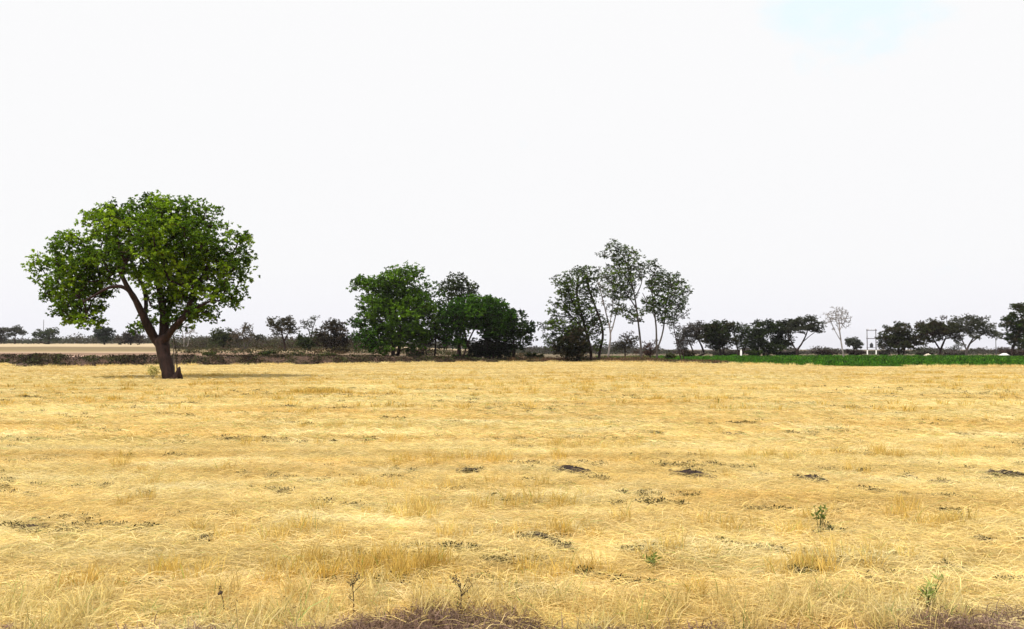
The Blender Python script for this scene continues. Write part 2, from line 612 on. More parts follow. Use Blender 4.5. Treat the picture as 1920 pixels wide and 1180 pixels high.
# hollows and heaps of dark clods: (px, py, half width px, label)
CLODS = [
    (1075, 887, 38, 'largest dark clod heap, in the middle of the stubble right of centre'),
    (1298, 893, 36, 'thin trail of dark clods just right of the largest heap'),
    (1522, 903, 24, 'narrow dark clod streak in the stubble straight below the bare pale tree'),
    (1888, 895, 30, 'dark clod heap lying at the right edge of the stubble field'),
    (1016, 1012, 24, 'upper of two close clod clusters in the near stubble below centre'),
    (1052, 1028, 22, 'lower right of two close clod clusters in the near stubble below centre'),
    (270, 930, 18, 'small dark clod pair in the left stubble straight below the big tree'),
    (528, 929, 16, 'small grey-dark clods in the left stubble between two tuft rows'),
    (60, 992, 28, 'scattered dark clods in the near stubble close to the left edge'),
    (382, 1014, 15, 'small flat clods beside the standing stubble in the near left field'),
    (880, 887, 24, 'faint grey clod streak in the stubble left of the largest heap'),
    (1222, 815, 22, 'dark thin clod streak in the middle distance right of centre'),
    (1125, 735, 20, 'farthest dark clod streak right of centre, below the tall thin trees'),
    (1190, 743, 12, 'short far clod streak just right of the farthest one'),
    (915, 780, 12, 'small dark clod spot in the far stubble near the centre'),
    (1482, 795, 20, 'flat dark streak of clods in the far right stubble'),
    (1750, 800, 13, 'small dark clods in the far stubble towards the right edge'),
    (342, 822, 12, 'small dark clods in the middle distance below the big tree'),
    (1370, 818, 16, 'thin scatter of clods in the middle distance at right'),
    (1848, 1016, 10, 'single dark clod in the near stubble at the right'),
    (1612, 855, 24, 'greyish clod streak in the middle distance below the two pole frame'),
    (1700, 898, 18, 'clods in the stubble left of the heap at the right edge'),
    (1515, 820, 10, 'tiny clods in the far stubble below the bare pale tree'),
    (460, 893, 8, 'lone small dark clod in the left half of the stubble'),
    (1765, 908, 20, 'second clod streak left of the heap at the right edge'),
]
hol = []
for px, py, hw, lab in CLODS:
    p = ground_at(px, py)
    hol.append((p[0], p[1], hw / F * p[1], max(0.16, hw * 0.22 / F * p[1] * 5)))
hol = np.array(hol)


def outside_holes(x, y, f=1.0):
    k = np.ones(len(x), bool)
    for hx, hy, rx, ry in hol:
        k &= ((x - hx) / (rx * f)) ** 2 + ((y - hy + 0.1) / (ry * 1.3 * f)) ** 2 > 1
    return k


# --- lying straw
near_v = [blades('straw_mat', 230, 0.36, (0.05, 0.22), (0.0022, 0.0046), (-3, 22), STRAW, z0=(0.0, 0.05), head=(rng.normal(0.0, 0.5) if i % 3 else None), green=0.02, tints=(0.55, 1.3)) for i in range(7)]
x, y = field_pts(4.2, 15, 22)
k = outside_holes(x, y, 1.05); x, y = x[k], y[k]
scatter('cut_straw', np.stack([x, y, g(x, y)], 1), rng.normal(0, 0.45, len(x)) + np.pi * rng.integers(0, 2, len(x)), rng.uniform(0.7, 1.25, len(x)), near_v)
mid_v = [blades('straw_mat', 170, 0.6, (0.10, 0.30), (0.005, 0.009), (-2, 20), STRAW, z0=(0.0, 0.06), head=(rng.normal(0.0, 0.5) if i % 3 else None), green=0.02, tints=(0.6, 1.25)) for i in range(6)]
x, y = field_pts(15, 46, 7)
k = outside_holes(x, y, 1.0); x, y = x[k], y[k]
scatter('cut_straw', np.stack([x, y, g(x, y)], 1), rng.normal(0, 0.4, len(x)), rng.uniform(0.7, 1.3, len(x)), mid_v)
far_v = [blades('straw_mat', 110, 1.3, (0.15, 0.45), (0.014, 0.022), (0, 18), STRAW, z0=(0.0, 0.06), head=rng.normal(0.0, 0.4), tints=(0.6, 1.08)) for i in range(6)]
x, y = field_pts(46, 120, 2.2)
scatter('cut_straw', np.stack([x, y, g(x, y)], 1), rng.normal(0, 0.3, len(x)), rng.uniform(0.8, 1.3, len(x)), far_v)

# --- standing stubble: photographed bands, then a thin random cover
BANDS = [(690, 1068, 200, 22, 60), (560, 1085, 90, 14, 60), (760, 1062, 90, 12, 70), (1030, 1075, 140, 16, 30),
         (560, 1000, 130, 12, 42), (440, 1000, 80, 10, 40), (600, 968, 160, 8, 45), (780, 962, 70, 14, 70), (980, 955, 100, 8, 45),
         (1495, 1068, 60, 18, 60), (1575, 1070, 60, 10, 40), (1730, 975, 50, 12, 60), (1800, 990, 90, 8, 30), (1360, 990, 80, 9, 40),
         (1480, 1000, 40, 8, 40), (310, 905, 50, 9, 60), (680, 912, 80, 6, 50), (780, 925, 60, 6, 30), (230, 945, 60, 7, 30),
         (1080, 840, 120, 5, 25), (1160, 840, 80, 4, 25), (660, 803, 110, 3.5, 40), (720, 801, 50, 3, 30), (560, 780, 40, 3, 20),
         (1620, 855, 70, 5, 35), (1740, 862, 90, 5, 30), (840, 870, 120, 6, 30), (590, 738, 40, 2.5, 45), (1830, 860, 60, 5, 25), (250, 875, 80, 6, 25),
         (150, 1110, 120, 10, 30), (330, 1085, 100, 10, 35), (1250, 1040, 120, 12, 25), (1680, 1050, 100, 14, 35), (1280, 1110, 150, 10, 25),
         (1180, 1000, 120, 9, 30), (700, 1010, 160, 8, 25), (950, 1000, 120, 8, 25), (880, 1120, 200, 10, 20), (470, 1115, 120, 10, 25)]
sx, sy = [], []
for cx, cy, rx, ry, dn in BANDS:
    p = ground_at(cx, cy + ry * 0.3)
    RX = rx / F * p[1]
    RY = abs(ground_at(cx, cy - ry)[1] - ground_at(cx, cy + ry)[1]) / 2
    n = int(dn * math.pi * RX * RY * 0.6)
    a = rng.random(n) * 2 * np.pi; r = np.sqrt(rng.random(n))
    wob = 0.25 * RY * np.sin(rng.random() * 6 + np.linspace(0, 4, n))
    sx.append(p[0] + RX * r * np.cos(a) + rng.normal(0, RX * 0.12, n)); sy.append(p[1] + RY * r * np.sin(a) + rng.normal(0, RY * 0.25, n))
x, y = field_pts(4.3, 60, 3.2)
m = fbm(x * 0.28, y * 1.15, 51)
k = m > 0.60
sx.append(x[k]); sy.append(y[k])
x = np.concatenate(sx); y = np.concatenate(sy)
k = (y < edge_y(x)) & (y > verge_y(x)) & outside_holes(x, y, 1.0) & (fbm(x * 0.9, y * 1.5, 15) > 0.36)
x, y = x[k], y[k]
st_v = [blades('stubble_tuft', 44, 0.11, (0.08, 0.24), (0.0035, 0.0065), (55, 90), STUB, z0=(0, 0.01), bend=0.12, tints=(0.65, 1.2), green=0.03) for i in range(7)]
kn = y < 22
scatter('standing_stubble', np.stack([x, y, g(x, y)], 1)[kn], rng.random(kn.sum()) * 6.28, rng.uniform(0.5, 1.1, kn.sum()), st_v)
st_f = [blades('stubble_tuft', 26, 0.16, (0.10, 0.26), (0.012, 0.022), (55, 90), STUB, z0=(0, 0.01), bend=0.12, tints=(0.65, 1.15), green=0.03) for i in range(5)]
scatter('standing_stubble', np.stack([x, y, g(x, y)], 1)[~kn], rng.random((~kn).sum()) * 6.28, rng.uniform(0.6, 1.2, (~kn).sum()), st_f)

# --- taller pale straw tufts added along the far margin to imitate its bright halo
n = 2600
x = rng.uniform(-75, 75, n); y = edge_y(x) + rng.normal(0.2, 0.5, n)
k = fbm(x * 0.35, x * 0, 19) > 0.42; x, y = x[k], y[k]
edge_v = [blades('halo_rim_tuft', 30, 0.3, (0.12, 0.36), (0.012, 0.022), (45, 90), STRAW, z0=(0, 0.02), bend=0.2, tints=(0.9, 1.3)) for i in range(4)]
scatter('halo_rim_straw', np.stack([x, y, g(x, y)], 1), rng.random(len(x)) * 6.28, rng.uniform(0.6, 1.3, len(x)), edge_v)

# --- small dark weeds growing among the stubble
weed_v = []
for i in range(5):
    n = 26
    c = np.stack([rng.normal(0, 0.07, n), rng.normal(0, 0.05, n), rng.uniform(0.0, 0.05, n)], 1)
    d = unit(np.stack([rng.normal(0, 1, n), rng.normal(0, 1, n), rng.uniform(0.2, 1.2, n)], 1))
    v, f = leaf_quads(c, d, rng.normal(0, 1, (n, 3)) + [0, 0, 1.5], rng.uniform(0.03, 0.07, n), rng.uniform(0.012, 0.03, n))
    base = np.array([[0.045, 0.040, 0.014], [0.07, 0.065, 0.02], [0.03, 0.022, 0.014]])[rng.integers(0, 3, n)]
    weed_v.append(mesh_obj('weed_clump', v, f, LEAF, col=np.repeat(base, 4, 0), link=False))
x1, y1 = field_pts(4.6, 26, 1.6)
m = fbm(x1 * 0.5, y1 * 1.3, 61); k = m > 0.66; x1, y1 = x1[k], y1[k]
x2, y2 = field_pts(18, 38, 0.5)
m = fbm(x2 * 0.16, y2 * 0.5, 62); k = m > 0.60; x2, y2 = x2[k], y2[k]
# weeds also crowd the feet of the tuft bands and the hollows
q = rng.integers(0, len(x), 1300); x3 = x[q] + rng.normal(0, 0.08, 1300); y3 = y[q] - 0.14 + rng.normal(0, 0.05, 1300)
rx_, ry_ = [], []
for i in range(230):                       # dotted streaks that follow the drill rows
    yc = 6 + 32 * rng.random() ** 1.2; xc = rng.uniform(-0.68, 0.68) * yc
    ln_ = rng.uniform(0.012, 0.06) * yc * 1.2; nn = int(rng.integers(5, 26)); tt = rng.uniform(-1, 1, nn)
    rx_.append(xc + tt * ln_); ry_.append(yc - tt * ln_ * rng.normal(0.15, 0.3) + rng.normal(0, 0.006 * yc, nn))
rx_ = np.concatenate(rx_); ry_ = np.concatenate(ry_)
x3 = np.concatenate([x3, rx_]); y3 = np.concatenate([y3, ry_])
x4 = np.concatenate([h[0] + rng.normal(0, h[2] * 0.8, 7) for h in hol]); y4 = np.concatenate([h[1] + rng.normal(0, h[3] * 0.6, 7) for h in hol])
wx = np.concatenate([x1, x2, x3, x4]); wy = np.concatenate([y1, y2, y3, y4])
scatter('small_weeds', np.stack([wx, wy, g(wx, wy) + 0.015], 1), rng.random(len(wx)) * 6.28, rng.uniform(0.3, 0.85, len(wx)) * (0.85 + np.clip(wy - 8, 0, 40) * 0.03), weed_v)

# --- clod heaps, each its own object
def clod_mesh(r):
    t = (1 + 5 ** 0.5) / 2
    v = unit(np.array([[-1, t, 0], [1, t, 0], [-1, -t, 0], [1, -t, 0], [0, -1, t], [0, 1, t], [0, -1, -t], [0, 1, -t], [t, 0, -1], [t, 0, 1], [-t, 0, -1], [-t, 0, 1]], float))
    f = np.array([[0, 11, 5], [0, 5, 1], [0, 1, 7], [0, 7, 10], [0, 10, 11], [1, 5, 9], [5, 11, 4], [11, 10, 2], [10, 7, 6], [7, 1, 8], [3, 9, 4], [3, 4, 2], [3, 2, 6], [3, 6, 8], [3, 8, 9], [4, 9, 5], [2, 4, 11], [6, 2, 10], [8, 6, 7], [9, 8, 1]])
    v = v * (1 + rng.normal(0, 0.2, (12, 1))) * r * np.array([rng.uniform(0.9, 1.5), rng.uniform(0.7, 1.2), rng.uniform(0.5, 0.9)])
    a = rng.random() * 3
    v = v @ np.array([[math.cos(a), -math.sin(a), 0], [math.sin(a), math.cos(a), 0], [0, 0, 1]])
    return v, f


for (px, py, hw, lab), (hx, hy, rx, ry) in zip(CLODS, hol):
    vs, fs, n0 = [], [], 0
    far = hy / 12.0
    big_ = px in (1075, 1298, 1016, 1052, 1888, 60, 1522)
    cnt = int((18 + hw * 1.8) * (1.0 if big_ else 0.5))
    for i in range(cnt):
        r = (0.036 if big_ else 0.026) * min(far, 3.0) ** 0.8 * rng.uniform(0.35, 1.4)
        u = rng.uniform(-1, 1) * rng.uniform(0.4, 1.1)
        cx_ = hx + rx * u; cy_ = hy + rng.normal(0, ry * 0.30) - u * ry * (0.6 if px > 1000 else 0.1)
        v, f = clod_mesh(r)
        v = v + [cx_, cy_, float(g(cx_, cy_)) + 0.02 + r * 0.25 * abs(rng.normal(0, 1)) * (1 - min(1, abs(u)))]
        vs.append(v); fs.append(f + n0); n0 += len(v)
    # crumbled dark soil that the clods lie in, an uneven low mound along the trail
    nr, na = 5, 26
    rows = []
    for j in range(nr):
        for i in range(na):
            a = i / na * 2 * math.pi
            q_ = (j / (nr - 1)) * (0.75 + 0.3 * math.sin(3 * a + px) + 0.22 * math.sin(7 * a + py) + rng.normal(0, 0.07))
            ux = math.cos(a) * q_; uy = math.sin(a) * q_
            X_ = hx + rx * 0.85 * ux; Y_ = hy + ry * 0.5 * uy - ux * ry * (0.6 if px > 1000 else 0.1)
            rows.append([X_, Y_, float(g(X_, Y_)) + (0.08 if big_ and hy > 9 else 0.045) * (1 - 0.8 * (j / (nr - 1)) ** 2) * rng.uniform(0.6, 1.3) * (0.6 if j == 0 else 1)])
    fr_ = []
    for j in range(nr - 1):
        for i in range(na):
            a0 = j * na + i; a1 = j * na + (i + 1) % na
            fr_ += [[a0, a1 + na, a1], [a0, a0 + na, a1 + na]]
    vs.append(np.array(rows)); fs.append(np.array(fr_) + n0); n0 += len(rows)
    o = mesh_obj('clod_heap', np.concatenate(vs) - [hx, hy, 0], np.concatenate(fs), M_CLOD)
    o.location = (hx, hy, 0)
    tag(o, lab, 'soil clods', 'dark clod heaps in the stubble')

# ------------------------------------------------------------------ trees
def grow(base_lines, clusters, step, r_tip, twigs=3, twig_len=0.5, up=0.15):
    """skeleton from explicit polylines (pts, radii), then branches to each cluster"""
    Pn, par, rad = [], [], []
    for pts, rr in base_lines:
        pts = [np.asarray(p, float) for p in pts]
        last = -1
        if Pn:
            dd = [np.linalg.norm(pts[0] - q) for q in Pn]
            last = int(np.argmin(dd))
        for i, p in enumerate(pts):
            if i == 0 and last >= 0:
                continue
            Pn.append(p); par.append(last); rad.append(rr[i]); last = len(Pn) - 1
    nb = len(Pn)
    root = Pn[0]
    arr = np.array(Pn)
    order = np.argsort([np.min(np.linalg.norm(arr - c, axis=1)) for c in clusters])
    fixed = list(rad)
    for oi in order:
        c = clusters[oi]
        A = np.array(Pn)
        d = np.linalg.norm(A - c, axis=1)
        pen = np.where(A[:, 2] > c[2] - 0.05, 0.6, 0) + np.where(np.arange(len(A)) < nb * 0.35, 0.3, 0.0) * d
        j = int(np.argmin(d * (1 + pen)))
        p0 = Pn[j]; L_ = np.linalg.norm(c - p0)
        n = max(1, int(L_ / step))
        mid = (p0 + c) / 2 + np.array([0, 0, up * L_]) + rng.normal(0, 0.07 * L_, 3)
        last = j
        for i in range(1, n + 1):
            t = i / n
            p = (1 - t) ** 2 * p0 + 2 * t * (1 - t) * mid + t * t * c
            Pn.append(p); par.append(last); rad.append(None); last = len(Pn) - 1
        for _ in range(twigs):
            dv = unit(rng.normal(0, 1, 3) + [0, 0, 0.3])
            Pn.append(c + dv * twig_len * rng.uniform(0.5, 1)); par.append(last); rad.append(None)
    n = len(Pn)
    acc = np.zeros(n)
    kids = [[] for _ in range(n)]
    for i in range(n):
        if par[i] >= 0:
            kids[par[i]].append(i)
    for i in range(n - 1, -1, -1):
        if not kids[i]:
            acc[i] = r_tip ** 2.2
        if par[i] >= 0:
            acc[par[i]] += acc[i]
    rr = acc ** (1 / 2.2)
    for i in range(n):
        if rad[i] is not None:
            rr[i] = rad[i]
        elif par[i] >= 0:
            rr[i] = min(rr[i], rr[par[i]] * 0.85 if par[i] < nb else rr[par[i]])
    return np.array(Pn), par, rr, kids, nb


def skeleton_mesh(mb, Pn, par, rr, kids, sides_big=9, thr=0.08):
    starts = [(-1, 0)]
    while starts:
        p, i = starts.pop()
        pts, rd = [], []
        if p >= 0:
            pts.append(Pn[p]); rd.append(min(rr[p], rr[i] * 1.15))
        while True:
            pts.append(Pn[i]); rd.append(rr[i])
            ks = kids[i]
            if not ks:
                break
            b = max(ks, key=lambda k: rr[k])
            for k in ks:
                if k != b:
                    starts.append((i, k))
            i = b
        if len(pts) < 2:
            continue
        big = max(rd) > thr
        mb.tube(pts, rd, sides_big if big else 4, rough=0.18 if big else 0.0, cap=big)


def env_points(env, Y, n, mind, shell=0.55, depth=1.0):
    """points in a union of ellipsoids given in photograph pixels (cx, cy, rx, ry[, weight])"""
    s = Y / F
    w = np.array([(e[4] if len(e) > 4 else 1.0) * e[2] * e[3] for e in env], float); w /= w.sum()
    rmax = max(e[2] for e in env)
    out = []
    tries = 0
    while len(out) < n and tries < n * 60:
        tries += 1
        e = env[rng.choice(len(env), p=w)]
        d = unit(rng.normal(0, 1, 3)); r = rng.random() ** shell
        c = P(e[0], e[1], Y)
        p = c + d * r * np.array([e[2] * s, max(e[2], rmax * 0.45) * s * depth, e[3] * s])
        if out and np.min(np.linalg.norm(np.array(out) - p, axis=1)) < mind:
            continue
        out.append(p)
    return out


def crown_mesh(clusters, cr, sprays, per, leaf, wid, pal, squash=0.75, droop=0.4):
    """sprays of leaves gathered round each cluster centre; colour varies clump to clump"""
    C = np.array(clusters); n = len(C)
    cc = np.repeat(C, sprays, 0)
    rad = np.repeat(rng.uniform(0.65, 1.2, n) * cr, sprays)
    off = unit(rng.normal(0, 1, (len(cc), 3))) * (rng.random(len(cc)) ** 0.5 * rad)[:, None] * [1, 1, squash]
    sc_ = cc + off
    cp = np.repeat(sc_, per, 0)
    m = len(cp)
    outw = np.repeat(unit(off + rng.normal(0, 0.2, off.shape)), per, 0)
    d = unit(rng.normal(0, 1, (m, 3)) * [1, 1, 0.6] + outw * 0.6 + [0, 0, -droop])
    nrm = rng.normal(0, 0.7, (m, 3)) + [0, 0, 1.0]
    ln = rng.uniform(0.7, 1.3, m) * leaf
    v, f = leaf_quads(cp, d, nrm, ln, ln / leaf * wid * rng.uniform(0.8, 1.2, m))
    pal = np.array(pal)
    ci = np.repeat(rng.random(n), sprays * per)
    a = (ci * (len(pal) - 1)); i0 = np.minimum(a.astype(int), len(pal) - 2); fr = (a - i0)[:, None]
    col = pal[i0] * (1 - fr) + pal[i0 + 1] * fr
    sp = np.repeat(rng.uniform(0.75, 1.3, n * sprays), per)[:, None]
    col = col * sp * rng.uniform(0.8, 1.2, (m, 1))
    return v, f, np.repeat(col, 4, 0)


GREEN = [(0.045, 0.09, 0.006), (0.085, 0.17, 0.009), (0.14, 0.24, 0.012)]
DEEP = [(0.014, 0.036, 0.004), (0.028, 0.075, 0.006), (0.06, 0.135, 0.009)]
DARK = [(0.014, 0.021, 0.008), (0.026, 0.038, 0.011), (0.048, 0.066, 0.015)]
BROWN = [(0.032, 0.022, 0.016), (0.05, 0.034, 0.022), (0.05, 0.045, 0.02)]
GREY = [(0.05, 0.055, 0.05), (0.075, 0.08, 0.068), (0.06, 0.07, 0.05)]
OLIV = [(0.05, 0.055, 0.018), (0.08, 0.075, 0.025), (0.045, 0.06, 0.018)]


def tree(name, label, cat, Y, trunks, env, n=60, pal=DARK, leaf=0.26, wid=0.15, cr=0.9, sprays=12, per=7, bark=BARK,
         mind=None, shell=0.5, tip=0.02, droop=0.3, twigs=2, lmat=None, group=None, depth=1.0, squash=0.7, up=0.12, base=None):
    """trunks: list of ([(px,py,dy)...], r0_px, r1_px) in photograph pixels, standing at distance Y"""
    s = Y / F
    lines = []
    bx = None
    for pts, r0, r1 in trunks:
        wp = [P(p[0], p[1], Y + (p[2] if len(p) > 2 else 0)) for p in pts]
        lines.append([wp, r0, r1])
    b = lines[0][0][0]
    zg = float(g(b[0], b[1]))
    for ln in lines:
        if ln[0][0][2] < zg + 2.5 * s * 3:       # starts near the ground: root it there
            q = ln[0][0]
            q[2] = float(g(q[0], q[1])) - 0.08
    base_lines = []
    for wp, r0, r1 in lines:
        # smooth resample
        wp = np.array(wp)
        t = np.linspace(0, len(wp) - 1, (len(wp) - 1) * 3 + 1)
        q = np.stack([np.interp(t, np.arange(len(wp)), wp[:, i]) for i in range(3)], 1)
        for _ in range(2):
            q[1:-1] = (q[:-2] + 2 * q[1:-1] + q[2:]) / 4
        q[1:-1] += rng.normal(0, 0.07 * r1 * s, q[1:-1].shape)
        rr = (r0 + (r1 - r0) * (np.linspace(0, 1, len(q)) ** 0.8)) * s
        base_lines.append((list(q), list(rr)))
    base_lines[0][1][0] *= 1.12
    cl = env_points(env, Y, n, mind if mind is not None else cr * 0.55, shell, depth)
    # separate trunks standing apart are separate roots
    Pn, par, rr, kids, nb = grow(base_lines[:1], [np.array(base_lines[0][0][-1]) + [0, 0, 0.1]], 9, tip) if False else grow(base_lines, cl, cr * 0.7, tip, twigs, cr * 0.7, up)
    t = empty(name, (b[0], b[1], zg), label, cat, group)
    mb = MB()
    skeleton_mesh(mb, Pn, par, rr, kids, 8, 0.05)
    mb.build('trunk', bark, t, smooth=True)
    if pal is not None:
        v, f, c = crown_mesh(cl, cr, sprays, per, leaf, wid, pal, squash, droop)
        mesh_obj('crown', v, f, lmat or LEAF, t, c)
    return t


# the big lone tree
Y0 = 47.3
s0 = Y0 / F
T0 = tree('broadleaf_tree', 'biggest tree, lone and wide crowned, with leaning dark trunk on the golden stubble at left', 'tree', Y0,
     [([(320, 716, 0), (315, 695, 0), (308, 668, 0), (302, 640, 0)], 11.8, 12.2),
      ([(304, 650, 0), (288, 633, 0), (273, 604, -0.6), (259, 572, -1.0), (244, 547, -1.2), (234, 528, -1.4), (220, 500, -1.8)], 9.5, 3.2),
      ([(244, 547, -1.2), (228, 536, -1.5), (205, 538, -1.6), (180, 552, -1.8), (158, 566, -2.0)], 4.2, 1.8),
      ([(304, 648, 0), (309, 615, 0.3), (307, 580, 0.5), (300, 545, 0.4), (290, 505, 0.2), (284, 465, 0)], 10.5, 4.2),
      ([(308, 605, 0.3), (318, 575, 1.2), (328, 540, 2.0), (338, 500, 2.8)], 7, 3.4),
      ([(306, 640, 0), (326, 614, -0.6), (346, 594, -1.2), (366, 578, -1.0), (392, 566, -1.2)], 8, 2.0),
      ([(326, 614, -0.6), (350, 590, -0.8), (360, 555, -0.6), (385, 510, -0.2), (400, 470, 0)], 6, 2.6),
      ([(270, 600, -0.6), (276, 560, 1.0), (262, 520, 2.4), (240, 480, 3.2)], 4.5, 2.4)],
     [tuple([q_[0], q_[1], q_[2] - min(13, q_[2] * 0.3), q_[3] - min(12, q_[3] * 0.3)] + list(q_[4:])) for q_ in [(300, 455, 132, 88), (172, 484, 86, 74), (385, 470, 76, 76), (146, 542, 70, 68), (218, 420, 78, 46), (335, 525, 88, 56, 0.8), (402, 530, 54, 44),
      (150, 580, 46, 20, 1.4), (322, 585, 48, 26, 0.7), (355, 400, 70, 34), (455, 442, 18, 14, 1.5), (290, 385, 60, 20, 1.5), (120, 455, 26, 20, 1.3), (95, 520, 20, 24, 1.4), (125, 585, 26, 18, 1.6), (165, 598, 46, 13, 1.8), (375, 585, 48, 20, 1.3), (88, 500, 22, 30, 1.5), (112, 548, 30, 36, 1.6), (215, 402, 42, 26, 1.2), (440, 490, 36, 50, 1.3), (430, 550, 36, 32, 1.4), (345, 598, 48, 22, 1.3), (270, 605, 14, 24, 1.2)]],
     n=500, pal=[(0.034, 0.066, 0.005), (0.07, 0.13, 0.007), (0.12, 0.20, 0.009), (0.22, 0.32, 0.016)], leaf=0.165, wid=0.095, cr=0.64, sprays=21, per=8, mind=0.56, shell=0.5, tip=0.014, droop=0.35, twigs=3, squash=0.8, up=0.1)

# broken stump, dry bush and thin saplings by its foot
p = P(333, 712, Y0 - 0.5); zg = float(g(p[0], p[1]))

t = empty('tree_stump', (p[0], p[1], zg), 'small dark forked stump close against the right foot of the biggest tree', 'stump')
mb = MB()
for pts, rr in (([(331, 713), (333, 704), (335, 696), (336.5, 688)], (6.5, 6, 5, 2)), ([(335, 698), (339, 704), (341.5, 713)], (3.6, 2.8, 2.3)), ([(334, 700), (329, 704), (326, 713)], (3.2, 3.6, 4))):
    w = []
    for u, v_ in pts:
        q = P(u, v_, Y0 - 0.5); q[2] = max(q[2], zg - 0.05); w.append(q)
    w[-1][2] -= 0.03
    mb.tube(w, np.array(rr) * s0, 8, 0.35)
mb.build('wood', BARK, t, smooth=True)


def shrub(name, label, cat, px, py, Y, w_px, h_px, n=200, pal=OLIV, leaf=0.08, wid=0.03, stems=7, mat=None, bark=BARK_G, group=None, lean=0.0, fill=0.5, tall=0.8):
    s = Y / F
    b = P(px, py, Y); zg = float(g(b[0], b[1])); b[2] = zg
    top = CAM_H + math.tan(PITCH + math.atan((590 - (py - h_px)) / F)) * Y
    H = max(h_px * s, 0.05) if name != 'bush' else max(top - zg, 0.3)
    t = empty(name, b, label, cat, group)
    mb = MB(); ends = []
    for i in range(stems):
        a = rng.random() * 6.28; rr = rng.random() ** 0.5 * w_px * s / 2
        e = b + [math.cos(a) * rr + lean * H, math.sin(a) * rr, H * rng.uniform(tall, 1.0) * (1 - 0.35 * (rr / (w_px * s / 2 + 1e-6)) ** 2)]
        m_ = (b + e) / 2 + [0, 0, 0.12 * H] + rng.normal(0, 0.03 * H, 3)
        tt = np.linspace(0, 1, 6)[:, None]
        q = (1 - tt) ** 2 * b + 2 * tt * (1 - tt) * m_ + tt * tt * e
        mb.tube(q, np.linspace(1, 0.4, 6) * max(0.008 * H, 0.0025), 4, cap=False)
        ends.append(q)
    mb.build('stem', bark, t)
    Q = np.array(ends)                       # stems,6,3
    k = rng.integers(0, stems, n); tt = rng.uniform(1 - fill, 1, n) * 5; i0 = np.minimum(tt.astype(int), 4); fr = (tt - i0)[:, None]
    c = Q[k, i0] * (1 - fr) + Q[k, i0 + 1] * fr + rng.normal(0, 0.05 * H, (n, 3))
    c[:, 2] = np.maximum(c[:, 2], zg + 0.02)
    d = unit(rng.normal(0, 1, (n, 3)) * [1, 1, 0.6] + [0, 0, 0.25])
    ln = rng.uniform(0.6, 1.3, n) * leaf
    v, f = leaf_quads(c, d, rng.normal(0, 0.8, (n, 3)) + [0, 0, 1], ln, ln / leaf * wid)
    col = np.array(pal)[rng.integers(0, len(pal), n)] * rng.uniform(0.75, 1.25, (n, 1))
    mesh_obj('foliage', v, f, mat or LEAF, t, np.repeat(col, 4, 0))
    return t


shrub('dry_shrub', 'yellow-green withered shrub at the left foot of the biggest tree', 'shrub', 286, 712, Y0 - 0.5, 30, 32, 260,
      [(0.42, 0.38, 0.12), (0.5, 0.42, 0.16), (0.22, 0.24, 0.06)], 0.14, 0.05, 8, tall=0.6)
for k_, (u0, v0, u1, v1, lb) in enumerate(((327, 712, 322, 590, 'thin pale sapling rising right behind the trunk of the biggest tree'),
                                   (333, 700, 326, 628, 'shorter brown sapling stem close behind the stump'))):
    w = [P(u0, v0, Y0 + 1.2), P((u0 + u1) / 2 + 2, (v0 + v1) / 2, Y0 + 1.2), P(u1, v1, Y0 + 1.2)]
    w[0][2] = float(g(w[0][0], w[0][1])) - 0.02
    t = empty('sapling', w[0], lb, 'sapling')
    mb = MB(); tt = np.linspace(0, 1, 8)[:, None]
    q = (1 - tt) ** 2 * w[0] + 2 * tt * (1 - tt) * w[1] + tt * tt * w[2]
    mb.tube(q, np.linspace(0.045, 0.02, 8), 6, cap=False)
    mb.build('stem', BARK_P if k_ == 0 else BARK_G, t)
    c = q[-1] + rng.normal(0, 0.25, (40, 3)); d = unit(rng.normal(0, 1, (40, 3)))
    v, f = leaf_quads(c, d, rng.normal(0, 1, (40, 3)), np.full(40, 0.16), np.full(40, 0.07))
    mesh_obj('foliage', v, f, LEAF, t, np.array(GREEN[0]))

# --- the grove in the middle
tree('broadleaf_tree', 'tall round dark green tree, left end of the middle grove, with two short trunks', 'tree', 112,
     [([(737, 680), (738, 660), (736, 630), (732, 590), (728, 560)], 4.2, 2.2), ([(746, 680, .5), (747, 662), (752, 630), (762, 590), (770, 560)], 4, 2),
      ([(736, 640), (715, 605), (695, 570)], 2.4, 1.2)],
     [(742, 560, 66, 62), (765, 590, 60, 50), (712, 575, 42, 55), (745, 525, 52, 28), (700, 535, 30, 22), (678, 530, 20, 14, 1.2), (790, 570, 38, 50), (725, 635, 45, 26), (772, 630, 48, 24),
      (695, 610, 26, 30)],
     n=270, pal=[(0.03, 0.062, 0.005), (0.055, 0.115, 0.008), (0.11, 0.20, 0.012)], leaf=0.31, wid=0.18, cr=1.25, sprays=22, per=8, mind=0.78, droop=0.35)
tree('small_tree', 'low leafy tree with thin trunk tucked under the left side of the tall round tree', 'tree', 109,
     [([(700, 680), (699, 660), (692, 635), (686, 620)], 1.4, 0.8)],
     [(680, 630, 24, 24), (672, 605, 14, 12), (695, 645, 20, 14)], n=36, pal=DEEP, leaf=0.3, wid=0.18, cr=0.8, sprays=10, per=7)
tree('airy_tree', 'sparse grey-green tree showing above and behind the dome tree of the middle grove', 'tree', 124,
     [([(858, 678), (862, 640), (866, 600), (860, 560), (850, 535)], 3, 1.4), ([(864, 600), (872, 560), (882, 535)], 1.8, 0.9)],
     [(852, 540, 28, 24), (876, 545, 22, 18), (858, 522, 20, 8), (842, 560, 16, 18)], n=80, pal=DARK, leaf=0.3, wid=0.16, cr=0.75, sprays=10, per=6, mind=0.8, droop=0.2)
